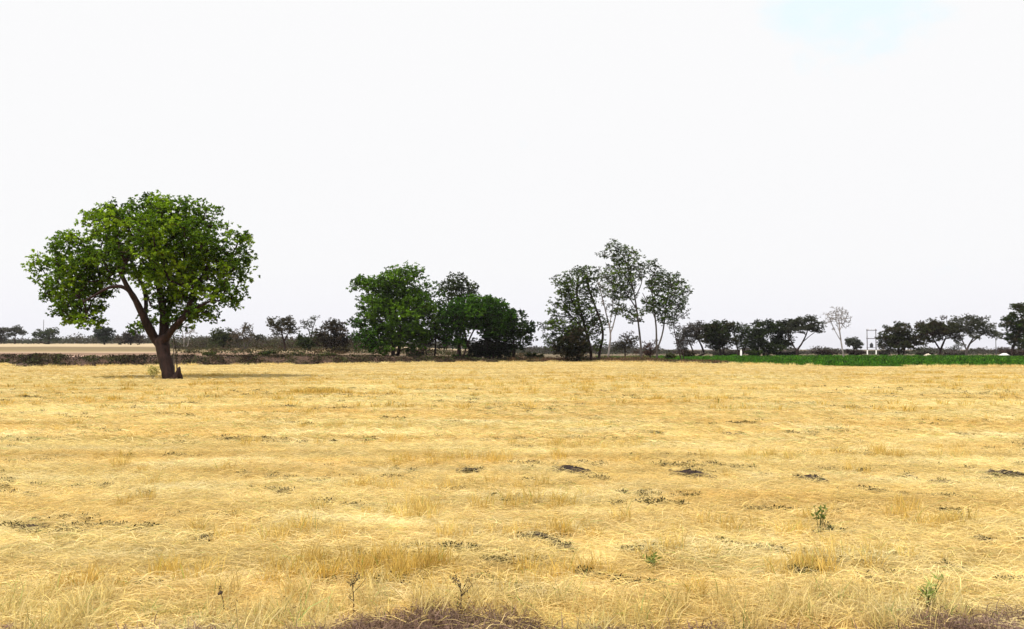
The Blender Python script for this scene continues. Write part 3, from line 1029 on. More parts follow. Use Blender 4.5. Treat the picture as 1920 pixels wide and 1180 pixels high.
tree('dome_tree', 'broad domed deep green tree with several slanting trunks, centre of the middle grove', 'tree', 113,
     [([(863, 680), (862, 655), (856, 625), (850, 600)], 3.0, 1.8), ([(886, 680, 1), (880, 655, 1), (872, 630), (868, 600)], 2.4, 1.4), ([(905, 680, 2), (908, 650, 1), (915, 620), (910, 590)], 4, 2),
      ([(868, 680, -1), (874, 650, -1), (885, 625), (900, 600)], 2, 1.2)],
     [(885, 590, 55, 26), (860, 595, 42, 28), (915, 590, 50, 28), (895, 570, 42, 14), (840, 605, 24, 26), (930, 605, 35, 30), (855, 635, 26, 14, 0.5)],
     n=230, pal=DEEP, leaf=0.32, wid=0.18, cr=1.0, sprays=17, per=8, mind=0.9, droop=0.2)
tree('dense_tree', 'low dark leafy tree sloping down at the right end of the middle grove', 'tree', 115,
     [([(962, 680), (964, 655), (962, 625), (958, 605)], 3, 1.8), ([(958, 680), (950, 655), (945, 630)], 2.4, 1.4)],
     [(958, 605, 38, 28), (975, 620, 28, 26), (945, 630, 40, 26), (990, 615, 14, 14), (968, 645, 28, 18, 0.7), (930, 650, 30, 22)],
     n=95, pal=[(0.012, 0.026, 0.006), (0.02, 0.042, 0.008), (0.034, 0.06, 0.012)], leaf=0.3, wid=0.18, cr=0.95, sprays=15, per=8, mind=0.8)
tree('thicket_tree', 'almost black tangled low tree under the dome tree, touching the stubble edge', 'tree', 114,
     [([(925, 680), (925, 660), (920, 640)], 2.6, 1.6), ([(910, 680), (905, 660), (898, 640)], 2, 1.2)],
     [(915, 645, 38, 24), (900, 660, 30, 14), (930, 662, 30, 12)], n=70, pal=[(0.008, 0.011, 0.006), (0.014, 0.018, 0.009), (0.022, 0.022, 0.014)], leaf=0.28, wid=0.16, cr=0.85, sprays=13, per=7)
tree('withered_tree', 'olive-brown small tree between the tall round tree and the dome tree', 'tree', 117,
     [([(815, 680), (816, 655), (818, 625), (822, 605)], 2.0, 1.1), ([(818, 640), (806, 615)], 1.4, 0.8)],
     [(820, 612, 26, 22), (805, 635, 20, 16), (832, 640, 16, 16)], n=50, pal=[(0.055, 0.05, 0.016), (0.06, 0.04, 0.02), (0.04, 0.045, 0.014)], leaf=0.28, wid=0.14, cr=0.8, sprays=11, per=7)
tree('brown_scrub_tree', 'leafless reddish scrub tree low under the tall round tree, right of its trunks', 'tree', 118,
     [([(800, 680), (800, 665), (796, 650)], 1.5, 0.9)], [(795, 655, 24, 14), (775, 660, 16, 9)], n=36, pal=[(0.08, 0.04, 0.03), (0.06, 0.035, 0.022)], leaf=0.2, wid=0.06, cr=0.7, sprays=8, per=6, lmat=LEAF_DRY)

# --- the tall group right of centre
tree('ragged_tree', 'ragged grey-green tree with feathery upright boughs, left side of the tall group', 'tree', 113,
     [([(1108, 678), (1108, 655), (1100, 625), (1090, 590), (1080, 550), (1085, 520)], 3.2, 1.6), ([(1122, 678, 1), (1125, 655, 1), (1133, 625), (1120, 585), (1105, 545), (1100, 515)], 3, 1.4),
      ([(1100, 625), (1075, 595), (1050, 575)], 2, 1), ([(1092, 600), (1070, 560), (1062, 535)], 1.8, 1)],
     [(1075, 540, 32, 30), (1098, 515, 26, 18), (1055, 570, 24, 24), (1085, 580, 34, 26), (1110, 545, 18, 24), (1040, 590, 18, 18), (1120, 610, 20, 20), (1028, 612, 14, 12, 1.2), (1050, 525, 12, 12), (1100, 600, 30, 30), (1060, 615, 34, 30), (1115, 640, 16, 20, 0.6), (1030, 640, 14, 18, 0.6)],
     n=210, pal=[(0.02, 0.032, 0.008), (0.04, 0.062, 0.012), (0.09, 0.14, 0.016)], leaf=0.27, wid=0.12, cr=0.85, sprays=12, per=8, mind=0.74, droop=-0.2, bark=BARK)
tree('dense_bush_tree', 'round dark bushy tree at the left foot of the tall group', 'tree', 111,
     [([(1075, 679), (1074, 662), (1070, 640)], 4, 2.5), ([(1082, 679), (1086, 660), (1092, 640)], 3, 1.5)],
     [(1075, 635, 34, 26), (1060, 650, 26, 18), (1092, 650, 20, 20), (1085, 665, 26, 10)], n=72, pal=[(0.014, 0.018, 0.008), (0.024, 0.028, 0.012), (0.04, 0.03, 0.018)], leaf=0.28, wid=0.16, cr=0.9, sprays=15, per=8)
tree('tall_thin_tree', 'tallest thin-trunked airy tree, middle of the tall group right of centre', 'tree', 119,
     [([(1203, 678), (1202, 650), (1198, 615), (1194, 580), (1188, 545), (1180, 510), (1168, 475)], 2.2, 0.9), ([(1194, 580), (1175, 550), (1155, 525)], 1.3, 0.7), ([(1190, 560), (1205, 530), (1202, 510)], 1.1, 0.6), ([(1186, 540), (1165, 505), (1148, 480)], 1.0, .6)],
     [(1172, 485, 28, 26), (1150, 462, 14, 12), (1180, 515, 30, 20), (1150, 515, 24, 22), (1198, 500, 14, 14), (1165, 545, 30, 20, 0.7), (1190, 590, 22, 16, 0.5), (1160, 580, 22, 12, 0.3), (1132, 475, 10, 10)],
     n=205, pal=[(0.022, 0.034, 0.01), (0.045, 0.07, 0.012), (0.12, 0.18, 0.014)], leaf=0.29, wid=0.10, cr=0.72, sprays=9, per=7, mind=0.74, droop=0.9, bark=BARK_G)
tree('tall_thin_tree', 'second tall airy tree with forked pale trunk, right side of the tall group', 'tree', 117,
     [([(1232, 680), (1231, 650), (1231, 620), (1228, 590), (1222, 550), (1222, 520)], 2.2, 0.9), ([(1232, 655), (1242, 630), (1247, 595), (1250, 560), (1258, 530)], 1.7, 0.8), ([(1229, 595), (1215, 570), (1205, 550)], 1, .6)],
     [(1235, 530, 24, 26), (1262, 535, 22, 24), (1222, 500, 12, 12), (1250, 560, 26, 18), (1225, 570, 22, 18, 0.6), (1275, 560, 14, 24, 0.8), (1250, 590, 24, 18, 0.4), (1285, 545, 9, 10)],
     n=190, pal=[(0.022, 0.034, 0.01), (0.04, 0.065, 0.012), (0.09, 0.15, 0.012)], leaf=0.29, wid=0.10, cr=0.72, sprays=9, per=7, mind=0.72, droop=0.9, bark=BARK_G)
tree('airy_tree', 'pale sparse tree with V shaped bare stems between the ragged and tallest trees', 'tree', 122,
     [([(1140, 680), (1142, 655), (1146, 625), (1138, 595), (1130, 560), (1118, 520)], 2.2, 0.7), ([(1146, 625), (1155, 590), (1162, 560), (1168, 530)], 1.3, 0.6), ([(1142, 610), (1150, 580), (1148, 540)], 0.9, .5)],
     [(1140, 545, 24, 34, 1), (1155, 575, 22, 24, 0.7), (1125, 520, 14, 20)], n=46, pal=GREY, leaf=0.26, wid=0.09, cr=0.6, sprays=5, per=5, mind=0.7, bark=BARK_P, droop=0.5, twigs=4)
tree('leaning_sapling', 'wispy leaning sapling at the right end of the tall group', 'tree', 116,
     [([(1278, 679), (1272, 655), (1266, 630), (1262, 605), (1268, 585)], 1.3, 0.5), ([(1283, 679), (1280, 660), (1268, 635)], 1.1, .6)],
     [(1278, 590, 16, 24), (1266, 615, 14, 16, 0.6)], n=26, pal=GREY, leaf=0.26, wid=0.1, cr=0.55, sprays=4, per=5, mind=0.6, droop=0.5)
tree('small_tree', 'small grey-brown tree seen low between the ragged tree and the tallest tree', 'tree', 135,
     [([(1172, 676), (1172, 655), (1175, 640)], 1.5, 1)], [(1178, 638, 18, 15), (1160, 650, 16, 12)], n=42, pal=[(0.03, 0.035, 0.018), (0.05, 0.035, 0.025), (0.035, 0.03, 0.022)], leaf=0.26, wid=0.12, cr=0.75, sprays=10, per=6)
tree('small_tree', 'reddish brown round bush between the trunks of the two tallest trees', 'tree', 138,
     [([(1220, 676), (1220, 660), (1220, 650)], 1.5, 1)], [(1220, 650, 18, 12), (1210, 660, 18, 8)], n=38, pal=[(0.07, 0.035, 0.028), (0.05, 0.03, 0.02)], leaf=0.24, wid=0.1, cr=0.7, sprays=9, per=6, lmat=LEAF_DRY)

# --- the line of trees beyond the green crop
kfull = 1.35
GL = 'acacia-like trees beyond the green crop'
def right_tree(name, label, Y, trunks, env, n, pal, **kw):
    a = dict(leaf=0.34, wid=0.18, cr=1.15, sprays=16, per=8, mind=0.55, bark=BARK, droop=0.1, squash=0.5)
    kw.pop('sprays', None) if kw.get('sprays', 0) > 5 else None
    a.update(kw)
    env = [tuple([e[0], e[1], e[2] * 1.08, e[3] * 1.15] + list(e[4:])) for e in env] if a.get('sprays') > 5 else env
    return tree(name, label, 'tree', Y, trunks, env, int(n * kfull), pal, **a)


right_tree('spreading_tree', 'brownish spreading tree with three slanting trunks, first beyond the left end of the crop', 178,
     [([(1303, 672), (1298, 655), (1292, 640), (1285, 625)], 1.6, 0.8), ([(1322, 672), (1317, 650), (1305, 630), (1300, 615)], 2, 0.9), ([(1290, 672), (1284, 655), (1276, 640)], 1.2, 0.7)],
     [(1300, 618, 28, 11), (1285, 632, 18, 16), (1318, 612, 20, 8), (1277, 650, 9, 14, 1.2), (1308, 628, 20, 8, 0.5)], 80, [(0.06, 0.04, 0.032), (0.055, 0.05, 0.04), (0.05, 0.04, 0.03)], leaf=0.28, wid=0.12, sprays=10, per=7, lmat=LEAF_DRY)
right_tree('dense_tree', 'compact round dark green tree, second beyond the crop, right of the brownish one', 175,
     [([(1352, 672), (1350, 655), (1346, 640)], 2.4, 1.4), ([(1360, 672), (1356, 655), (1352, 645)], 1.6, 1)],
     [(1345, 622, 30, 18), (1350, 640, 26, 14), (1335, 612, 16, 10), (1360, 612, 18, 8), (1322, 630, 12, 12)], 90, [(0.018, 0.024, 0.008), (0.03, 0.04, 0.011), (0.034, 0.026, 0.016)], sprays=15, per=8)
right_tree('spreading_tree', 'thin greyish tree arching between the compact round tree and the dark pair', 184,
     [([(1385, 672), (1384, 655), (1378, 635), (1376, 620)], 1.6, 0.8), ([(1392, 672), (1398, 650), (1402, 635)], 1.4, .8)],
     [(1382, 614, 20, 8), (1400, 622, 18, 7), (1392, 640, 18, 14), (1370, 608, 10, 5)], 52, DARK, leaf=0.28, wid=0.13)
right_tree('dense_tree', 'tall dark green tree of the dark pair beyond the crop, left of the umbrella tree', 180,
     [([(1432, 672), (1433, 652), (1430, 635)], 2.4, 1.4), ([(1440, 672), (1443, 655), (1446, 640)], 1.6, 1)],
     [(1432, 615, 24, 15), (1425, 635, 24, 18), (1440, 650, 26, 15), (1415, 645, 16, 12), (1448, 610, 16, 9)], 100, [(0.012, 0.018, 0.008), (0.022, 0.032, 0.010), (0.034, 0.048, 0.012)], sprays=15, per=8)
right_tree('dense_tree', 'dark tree pressed between the tall dark tree and the umbrella tree', 183,
     [([(1464, 672), (1464, 650), (1462, 635)], 2.0, 1.2)],
     [(1468, 618, 20, 15), (1465, 638, 20, 14), (1480, 610, 14, 9)], 66, [(0.012, 0.015, 0.008), (0.022, 0.024, 0.012), (0.03, 0.035, 0.013)], sprays=13, per=7)
right_tree('umbrella_tree', 'flat topped grey-green umbrella tree with a clear V fork, left of the bare tree', 176,
     [([(1494, 673), (1494, 662), (1496, 655), (1505, 642), (1512, 628), (1515, 615)], 2.4, 0.9), ([(1494, 660), (1486, 645), (1478, 632)], 1.5, .8), ([(1505, 642), (1518, 630), (1530, 622)], .8, .5)],
     [(1510, 600, 24, 8), (1525, 612, 18, 8), (1500, 615, 26, 9, 0.8), (1532, 620, 10, 5), (1492, 606, 14, 8)], 78, [(0.035, 0.038, 0.028), (0.06, 0.062, 0.045), (0.04, 0.045, 0.028)], leaf=0.26, wid=0.12, sprays=10, cr=0.85)
right_tree('bare_tree', 'pale leafless tree with fine upright branches standing in the green crop', 140,
     [([(1583, 680), (1580, 660), (1577, 640), (1574, 620), (1573, 600)], 1.7, 0.9), ([(1577, 640), (1562, 615), (1555, 595)], 0.8, .4), ([(1574, 620), (1585, 600), (1590, 585)], .7, .35), ([(1576, 628), (1568, 605), (1566, 585)], .6, .3)],
     [(1568, 592, 24, 16), (1560, 605, 14, 14), (1585, 598, 12, 16)], 70, [(0.14, 0.12, 0.10), (0.10, 0.09, 0.08)], leaf=0.16, wid=0.05, sprays=2, per=3, cr=0.6, bark=BARK_P, tip=0.022, twigs=5, up=-0.05, squash=1, mind=0.5, lmat=LEAF_DRY)
right_tree('small_tree', 'small grey tree with flat crown just right of the bare tree', 230,
     [([(1601, 668), (1601, 655), (1599, 645)], 1.2, .7)], [(1598, 641, 13, 7), (1606, 648, 9, 6)], 36, GREY, leaf=0.3, cr=0.8, sprays=9)
right_tree('dense_tree', 'round dark olive tree just right of the two pole transformer frame', 190,
     [([(1686, 670), (1685, 655), (1682, 640)], 2.4, 1.4), ([(1692, 670), (1696, 655), (1700, 640)], 1.6, 1)],
     [(1683, 625, 28, 20), (1690, 645, 34, 14), (1668, 635, 18, 16), (1705, 635, 18, 16), (1660, 648, 9, 8)], 110, [(0.026, 0.030, 0.010), (0.038, 0.045, 0.014), (0.045, 0.03, 0.02)], sprays=15, per=8)
right_tree('umbrella_tree', 'brown and olive umbrella tree between the round olive tree and the grey-green umbrella tree', 188,
     [([(1762, 670), (1763, 658), (1768, 645), (1774, 632)], 2.6, 1.4), ([(1763, 656), (1755, 645), (1748, 630)], 1.7, 1)],
     [(1755, 612, 34, 15), (1740, 622, 24, 16), (1775, 618, 20, 14), (1725, 635, 16, 12), (1770, 634, 22, 8, 0.5)], 110, [(0.045, 0.026, 0.02), (0.04, 0.04, 0.015), (0.05, 0.055, 0.02)], sprays=13, per=7)
right_tree('umbrella_tree', 'wide grey-green umbrella tree with pale boughs, nearest the right edge tree', 186,
     [([(1811, 671), (1812, 658), (1818, 645), (1826, 632)], 2.6, 1.2), ([(1818, 645), (1835, 632), (1850, 622)], 1.2, .7), ([(1812, 656), (1805, 640), (1798, 625)], 1.3, .8)],
     [(1820, 603, 30, 12), (1842, 615, 24, 12), (1800, 615, 20, 12), (1860, 628, 14, 10), (1812, 625, 30, 12, 0.45), (1795, 642, 14, 12, 0.4)], 110, [(0.04, 0.042, 0.03), (0.07, 0.072, 0.045), (0.05, 0.055, 0.028)], leaf=0.28, wid=0.13, sprays=11, bark=BARK_G)
right_tree('broadleaf_tree', 'tall green tree cut off by the right edge of the photo', 165,
     [([(1897, 674), (1898, 655), (1905, 635), (1915, 615)], 2.6, 1.4), ([(1925, 674), (1925, 640), (1925, 610)], 2.6, 1.4)],
     [(1905, 610, 24, 22), (1925, 600, 26, 26), (1915, 635, 30, 18), (1940, 620, 30, 30), (1893, 600, 14, 10), (1912, 580, 16, 8)], 130, [(0.022, 0.034, 0.008), (0.04, 0.065, 0.012), (0.05, 0.04, 0.02)], sprays=15, per=8)

# --- left and centre-left trees on the raised fallow land
tree('spreading_tree', 'open branched olive and brown tree with dark trunk, left of the middle grove', 'tree', 165,
     [([(534, 660), (534, 645), (530, 630), (524, 615)], 2.2, 1.1), ([(533, 640), (541, 625), (545, 610)], 1.3, .8)],
     [(522, 605, 18, 12), (538, 605, 18, 14), (508, 605, 11, 7), (530, 620, 24, 9, 0.6), (548, 615, 10, 12)], 75, [(0.03, 0.036, 0.014), (0.05, 0.035, 0.022), (0.04, 0.045, 0.016)], leaf=0.32, wid=0.15, cr=0.8, sprays=10, per=6, droop=0, squash=.6)
tree('thin_tree', 'thin wispy tree with bare top between the open branched tree and the brown dome', 'tree', 172,
     [([(582, 660), (582, 640), (585, 620), (592, 600)], 1.4, .6), ([(583, 630), (574, 610), (568, 600)], .9, .4)],
     [(578, 610, 16, 14), (592, 595, 8, 8), (585, 598, 8, 10)], 34, DARK, leaf=0.26, wid=0.1, cr=0.6, sprays=5, per=5, twigs=4)
tree('small_tree', 'low green bush tree in front of the thin wispy tree at centre-left', 'tree', 160,
     [([(572, 662), (572, 650), (570, 642)], 1.4, 1)], [(568, 638, 16, 14), (580, 645, 14, 14), (590, 632, 8, 10)], 50, [(0.022, 0.034, 0.010), (0.04, 0.055, 0.016)], leaf=0.28, cr=0.75, sprays=12)
tree('dome_tree', 'dark brown domed tree just left of the tall round tree', 'tree', 158,
     [([(628, 664), (628, 650), (625, 635)], 2.4, 1.4), ([(640, 664), (642, 650), (645, 640)], 1.4, .9), ([(612, 664), (612, 650), (608, 640)], 1.4, .9)],
     [(620, 620, 26, 20), (632, 612, 18, 14), (610, 640, 22, 16), (635, 640, 22, 18), (600, 625, 12, 14), (650, 640, 8, 10)], 110, [(0.026, 0.02, 0.014), (0.045, 0.032, 0.022), (0.035, 0.034, 0.02)], leaf=0.32, wid=0.15, cr=0.9, sprays=14, per=7)
tree('broadleaf_tree', 'dull green rounded tree beside dry brush, right of the biggest tree and behind it', 'tree', 190,
     [([(419, 652), (419, 642), (418, 632)], 2, 1.2)], [(412, 628, 18, 12), (425, 630, 18, 14), (418, 640, 22, 9), (402, 635, 8, 8)], 70, [(0.035, 0.045, 0.018), (0.06, 0.07, 0.025), (0.045, 0.045, 0.022)], leaf=0.36, wid=0.18, cr=0.9, sprays=12)
tree('dry_tree', 'dry straw-brown upright scrub tree right of the dull green rounded tree', 'tree', 186,
     [([(458, 653), (458, 640), (454, 622)], 1.5, .8), ([(462, 653), (468, 635), (474, 618)], 1.2, .6), ([(450, 653), (444, 640), (440, 625)], 1.2, .6)],
     [(452, 628, 18, 16), (468, 625, 14, 14), (440, 638, 14, 10), (460, 612, 12, 8)], 66, [(0.11, 0.085, 0.05), (0.085, 0.06, 0.04), (0.07, 0.065, 0.03)], leaf=0.34, wid=0.1, cr=0.8, sprays=9, per=6, droop=-0.6, lmat=LEAF_DRY, bark=BARK_G)
tree('bare_tree', 'cluster of thin leafless stems seen just right of the biggest trunk', 'tree', 200,
     [([(345, 648), (345, 635), (340, 618), (336, 604)], .9, .4), ([(352, 648), (354, 630), (362, 612)], .8, .4), ([(346, 640), (350, 622), (349, 606)], .7, .4)],
     [(346, 618, 20, 14), (360, 622, 10, 12)], 30, GREY, leaf=0.22, wid=0.08, cr=0.7, sprays=2, per=4, twigs=5, bark=BARK_P, tip=0.02)
for (nm, lb, Yd, tr, env, n, pal) in (
    ('small_tree', 'far grey tree cut by the left edge of the photo', 330, [([(2, 646), (2, 632)], 1, .7)], [(0, 622, 12, 9), (4, 635, 8, 8)], 30, [(0.05, 0.045, 0.042), (0.06, 0.055, 0.05)]),
    ('umbrella_tree', 'far grey umbrella shaped tree near the left edge, leftmost whole one', 325, [([(28, 645), (28, 632), (30, 622)], 1.1, .6)], [(29, 618, 16, 6), (22, 626, 10, 5, .5), (38, 624, 9, 5)], 40, [(0.05, 0.05, 0.045), (0.07, 0.068, 0.058)]),
    ('broadleaf_tree', 'far wide dull green tree under the left side of the big crown', 315, [([(92, 645), (92, 635), (94, 628)], 1.2, .8), ([(75, 645), (75, 635)], 1, .6)], [(96, 622, 16, 6), (76, 625, 14, 8), (88, 633, 24, 8)], 60, [(0.045, 0.055, 0.038), (0.065, 0.078, 0.045)]),
    ('dome_tree', 'far dark round-topped tree below the left boughs of the big tree', 300, [([(196, 645), (196, 636), (196, 630)], 1.6, 1.2)], [(196, 620, 18, 9), (198, 632, 15, 10), (186, 628, 9, 7), (206, 625, 9, 8)], 75, [(0.018, 0.026, 0.018), (0.03, 0.042, 0.026)]),
    ('broadleaf_tree', 'far purple-brown sloping tree just left of the biggest trunk', 290, [([(245, 646), (245, 635)], 1.4, 1)], [(246, 630, 14, 11), (232, 637, 16, 8), (260, 634, 12, 10)], 60, [(0.05, 0.036, 0.036), (0.06, 0.05, 0.045)]),
    ('small_tree', 'far grey-green low tree seen right of the dry scrub tree', 260, [([(486, 652), (486, 640)], 1, .7)], [(488, 637, 9, 9), (478, 643, 9, 6)], 30, [(0.05, 0.055, 0.04), (0.06, 0.05, 0.045)])):
    tree(nm, lb, 'tree', Yd, tr, env, n, pal, leaf=0.55, wid=0.3, cr=1.15, sprays=10, per=6, squash=0.6, droop=0.1, tip=0.04)

# ------------------------------------------------------------------ bushes
BUSH = [  # px, base py, distance, width px, height px, palette, label
    (395, 673, 97, 34, 13, OLIV, 'olive bush on top of the dark bank, right of the biggest tree'),
    (500, 671, 99, 36, 12, DARK, 'dark flat bush on the dark bank between the dry tree and the olive tree'),
    (1545, 670, 190, 46, 15, [(0.05, 0.034, 0.032), (0.04, 0.03, 0.028)], 'brown rounded bush beyond the crop, left of the bare tree'),
    (1600, 670, 195, 44, 15, [(0.045, 0.03, 0.03), (0.035, 0.026, 0.024)], 'dark purplish bush beyond the crop, right of the bare tree'),
    (1655, 670, 200, 30, 12, [(0.03, 0.026, 0.026), (0.04, 0.036, 0.03)], 'dark low bush under the left side of the round olive tree'),
    (1790, 671, 205, 60, 8, [(0.03, 0.022, 0.022), (0.035, 0.03, 0.02)], 'long low dark bush between the two umbrella tree trunks'),
    (1900, 671, 205, 46, 16, [(0.06, 0.035, 0.032), (0.05, 0.035, 0.03)], 'reddish low bush under the right edge tree'),
    (1290, 672, 165, 30, 14, BROWN, 'brown bush at the left end of the green crop'),
    (1415, 672, 170, 40, 18, DARK, 'dark bush under the dark pair of trees'),
    (640, 668, 140, 40, 18, BROWN, 'purple-brown bush between the brown dome and the tall round tree'),
    (1000, 675, 118, 50, 13, OLIV, 'olive bush in the gap between the middle grove and tall group'),
    (1255, 674, 128, 26, 12, OLIV, 'small olive bush right of the forked pale trunk'),
    (865, 676, 114, 50, 10, DEEP, 'small green bush at the foot of the dome tree trunks'),
    (780, 676, 114, 44, 9, OLIV, 'olive bush right of the two short trunks of the tall round tree'),
    (560, 676, 98, 40, 10, OLIV, 'leafy olive bush on the bank below the thin wispy tree'),
    (620, 676, 99, 44, 9, OLIV, 'leafy olive bush on the bank below the brown dome'),
    (1735, 671, 200, 40, 10, [(0.035, 0.03, 0.028), (0.03, 0.026, 0.02)], 'low brown bush between the round olive tree and first umbrella trunk'),
    (1360, 672, 185, 50, 12, [(0.035, 0.028, 0.026), (0.03, 0.028, 0.02)], 'low brown bush behind the compact round tree trunks'),
    (1475, 672, 185, 60, 12, [(0.03, 0.024, 0.022), (0.03, 0.03, 0.02)], 'low dark bush behind the umbrella tree fork'),
]
for px, py, Y, w, h, pal, lb in BUSH:
    shrub('bush', lb, 'bush', px, py, Y, w, h, int(w * h * 2.6), pal, Y * 0.0028, Y * 0.0015, 16, fill=0.95, tall=0.6, bark=BARK)

# ------------------------------------------------------------------ uncountable cover: bank scrub, dry brush, far tree line, crop
def cover(name, n, fx, pal, leaf, wid, h, mat=None, up=0.6, clump=40, spread=0.5, kind='stuff'):
    m_ = n // clump
    x, y, hh = fx(m_)
    z = g(x, y)
    cx = np.repeat(x, clump) + rng.normal(0, spread, m_ * clump)
    cy = np.repeat(y, clump) + rng.normal(0, spread, m_ * clump)
    top = np.repeat(hh, clump)
    cz = g(cx, cy) + rng.random(m_ * clump) ** 0.8 * top * np.exp(-((cx - np.repeat(x, clump)) ** 2) / (2 * (spread * 1.3) ** 2))
    c = np.stack([cx, cy, cz], 1); k = len(c)
    d = unit(rng.normal(0, 1, (k, 3)) * [1, 1, 0.6] + [0, 0, up])
    ln = rng.uniform(0.6, 1.3, k) * leaf
    v, f = leaf_quads(c, d, rng.normal(0, 0.8, (k, 3)) + [0, 0, 0.8], ln, ln / leaf * wid)
    pal = np.array(pal)
    col = np.repeat(pal[rng.integers(0, len(pal), m_)], clump, 0) * rng.uniform(0.7, 1.3, (k, 1))
    o = mesh_obj(name, v, f, mat or LEAF, None, np.repeat(col, 4, 0))
    return tag(o, kind=kind)


def f_bank(n):
    x = rng.uniform(-75, 16, n)
    y = edge_y(x) + rng.uniform(0.6, 7.5, n)
    return x, y, rng.uniform(0.04, 0.26, n)


cover('bank_scrub', 52000, f_bank, [(0.035, 0.022, 0.016), (0.06, 0.035, 0.026), (0.035, 0.035, 0.014), (0.07, 0.075, 0.028), (0.02, 0.02, 0.012), (0.12, 0.09, 0.06), (0.02, 0.014, 0.01)], 0.22, 0.11, 0, spread=0.4)


def f_brush(n):
    x = np.concatenate([rng.uniform(0, 9, n // 3), rng.uniform(9, 26, n - n // 3)])
    y = edge_y(x) + rng.uniform(0.3, 10, n)
    return x, y, rng.uniform(0.3, 0.95, n) * (0.6 + 0.4 * (x > 10)) * (1 - 0.6 * (x > 20))


cover('dry_brush', 26000, f_brush, [(0.13, 0.06, 0.04), (0.09, 0.05, 0.03), (0.16, 0.1, 0.05), (0.05, 0.055, 0.02)], 0.30, 0.05, 0, LEAF_DRY, up=1.0, spread=0.45)


def f_far(n):
    a = rng.uniform(-0.72, 0.15, n)
    y = rng.uniform(330, 520, n)
    return a * y, y, rng.uniform(2.0, 4.2, n) * (0.5 + 0.9 * fbm(a * 40, a * 0, 91))


cover('far_tree_line', 60000, f_far, [(0.055, 0.045, 0.045), (0.06, 0.055, 0.05), (0.05, 0.055, 0.042), (0.04, 0.035, 0.035)], 0.9, 0.5, 0, spread=2.4, up=0.2)


def f_far2(n):
    a = rng.uniform(-0.05, 0.72, n)
    y = rng.uniform(260, 420, n)
    return a * y, y, 0.9 + 2.4 * np.clip((fbm(a * 60, a * 0, 92) - 0.35) * 2.5, 0, 1) * rng.uniform(0.6, 1, n)


cover('far_scrub', 40000, f_far2, [(0.05, 0.035, 0.038), (0.05, 0.045, 0.042), (0.04, 0.045, 0.03)], 0.7, 0.35, 0, spread=1.6, up=0.2)


def f_thick(n):
    a = rng.uniform(-0.43, -0.17, n)
    y = rng.uniform(205, 250, n)
    return a * y, y, rng.uniform(0.8, 1.3, n) * (0.4 + 3.4 * np.clip(fbm(a * 45, a * 0, 95) - 0.2, 0, 1))


cover('brush_thicket', 26000, f_thick, [(0.05, 0.032, 0.03), (0.06, 0.05, 0.03), (0.05, 0.055, 0.022), (0.035, 0.026, 0.024)], 0.5, 0.22, 0, spread=1.1, up=0.3)


def f_under(n):
    a = rng.uniform(-0.42, 0.02, n)
    y = rng.uniform(125, 230, n)
    return a * y, y, rng.uniform(0.2, 0.8, n)


cover('fallow_scrub', 16000, f_under, [(0.05, 0.04, 0.02), (0.04, 0.045, 0.02), (0.07, 0.045, 0.03)], 0.35, 0.16, 0, spread=0.6)

crop_v = []
for i in range(6):
    n = 42
    c = np.stack([rng.normal(0, 0.2, n), rng.normal(0, 0.2, n), rng.uniform(0.0, 0.42, n)], 1)
    d = unit(np.stack([rng.normal(0, 1, n), rng.normal(0, 1, n), rng.uniform(0.3, 1.8, n)], 1))
    v, f = leaf_quads(c, d, rng.normal(0, 0.7, (n, 3)) + [0, 0, 1], rng.uniform(0.14, 0.28, n), rng.uniform(0.05, 0.09, n))
    base = (np.array([[0.022, 0.10, 0.008], [0.032, 0.15, 0.009], [0.07, 0.20, 0.014], [0.018, 0.07, 0.008]]) * (1, 0.7, 1.5, 0.9, 1.2, 0.45)[i] * np.array([1.5, 1.05, 1.1]))[rng.integers(0, 4, n)]
    crop_v.append(mesh_obj('crop_plant', v, f, LEAF, col=np.repeat(base, 4, 0), link=False))
n = 26000
x = rng.uniform(18, 150, n); y = rng.uniform(78, 172, n)
k = (y > edge_y(x) + 0.4 + (x < 26) * (26 - x) * 0.6) & (x < 0.72 * y + 3) & (fbm(x * 0.15, y * 0.15, 33) > 0.22)
x, y = x[k], y[k]
scatter('green_crop', np.stack([x, y, g(x, y)], 1), rng.random(len(x)) * 6.28, rng.uniform(0.6, 1.3, len(x)) * (0.5 + 0.9 * fbm(x * 0.25, y * 0.25, 34)) * (0.6 + 0.28 * sstep(20, 50, x)), crop_v)

# ------------------------------------------------------------------ transformer frame on two poles
YP = 250.0
sp_ = YP / F
def PP(u, v_): return P(u, v_, YP)
b = PP(1634, 666); zg = float(g(b[0], b[1]))
t = empty('transformer_frame', (b[0], b[1], zg), 'two pole steel frame with crossbars and small transformer beyond the crop', 'power pole')
for u in (1625.5, 1642):
    top = PP(u, 617.5)
    mb = MB(); mb.tube([[top[0], YP, zg - 0.1], [top[0], YP, zg + 3], [top[0], YP, top[2]]], [0.17, 0.15, 0.12], 8)
    mb.build('pole', M_STEEL, t)
    mb = MB(); mb.tube([[top[0], YP, zg - 0.1], [top[0], YP, zg + 1.5]], [0.19, 0.17], 8)
    mb.build('concrete_footing', M_WHITE, t)
for v_ in (619.5, 635):
    a = PP(1633.7, v_)
    mb = MB(); mb.box([a[0], YP - 0.2, a[2]], [3.3, 0.16, 0.22]); mb.build('crossbar', M_STEEL, t)
for u in (1627.5, 1633.7, 1640):
    a = PP(u, 617.8)
    mb = MB(); mb.tube([[a[0], YP - 0.2, a[2] - 0.15], [a[0], YP - 0.2, a[2] + 0.02], [a[0], YP - 0.2, a[2] + 0.25]], [0.05, 0.11, 0.06], 8)
    mb.build('insulator', M_WHITE, t)
a = PP(1633.5, 648)
mb = MB(); mb.box([a[0], YP - 0.2, zg + 2.25], [3.0, 0.5, 0.12]); mb.build('platform', M_STEEL, t)
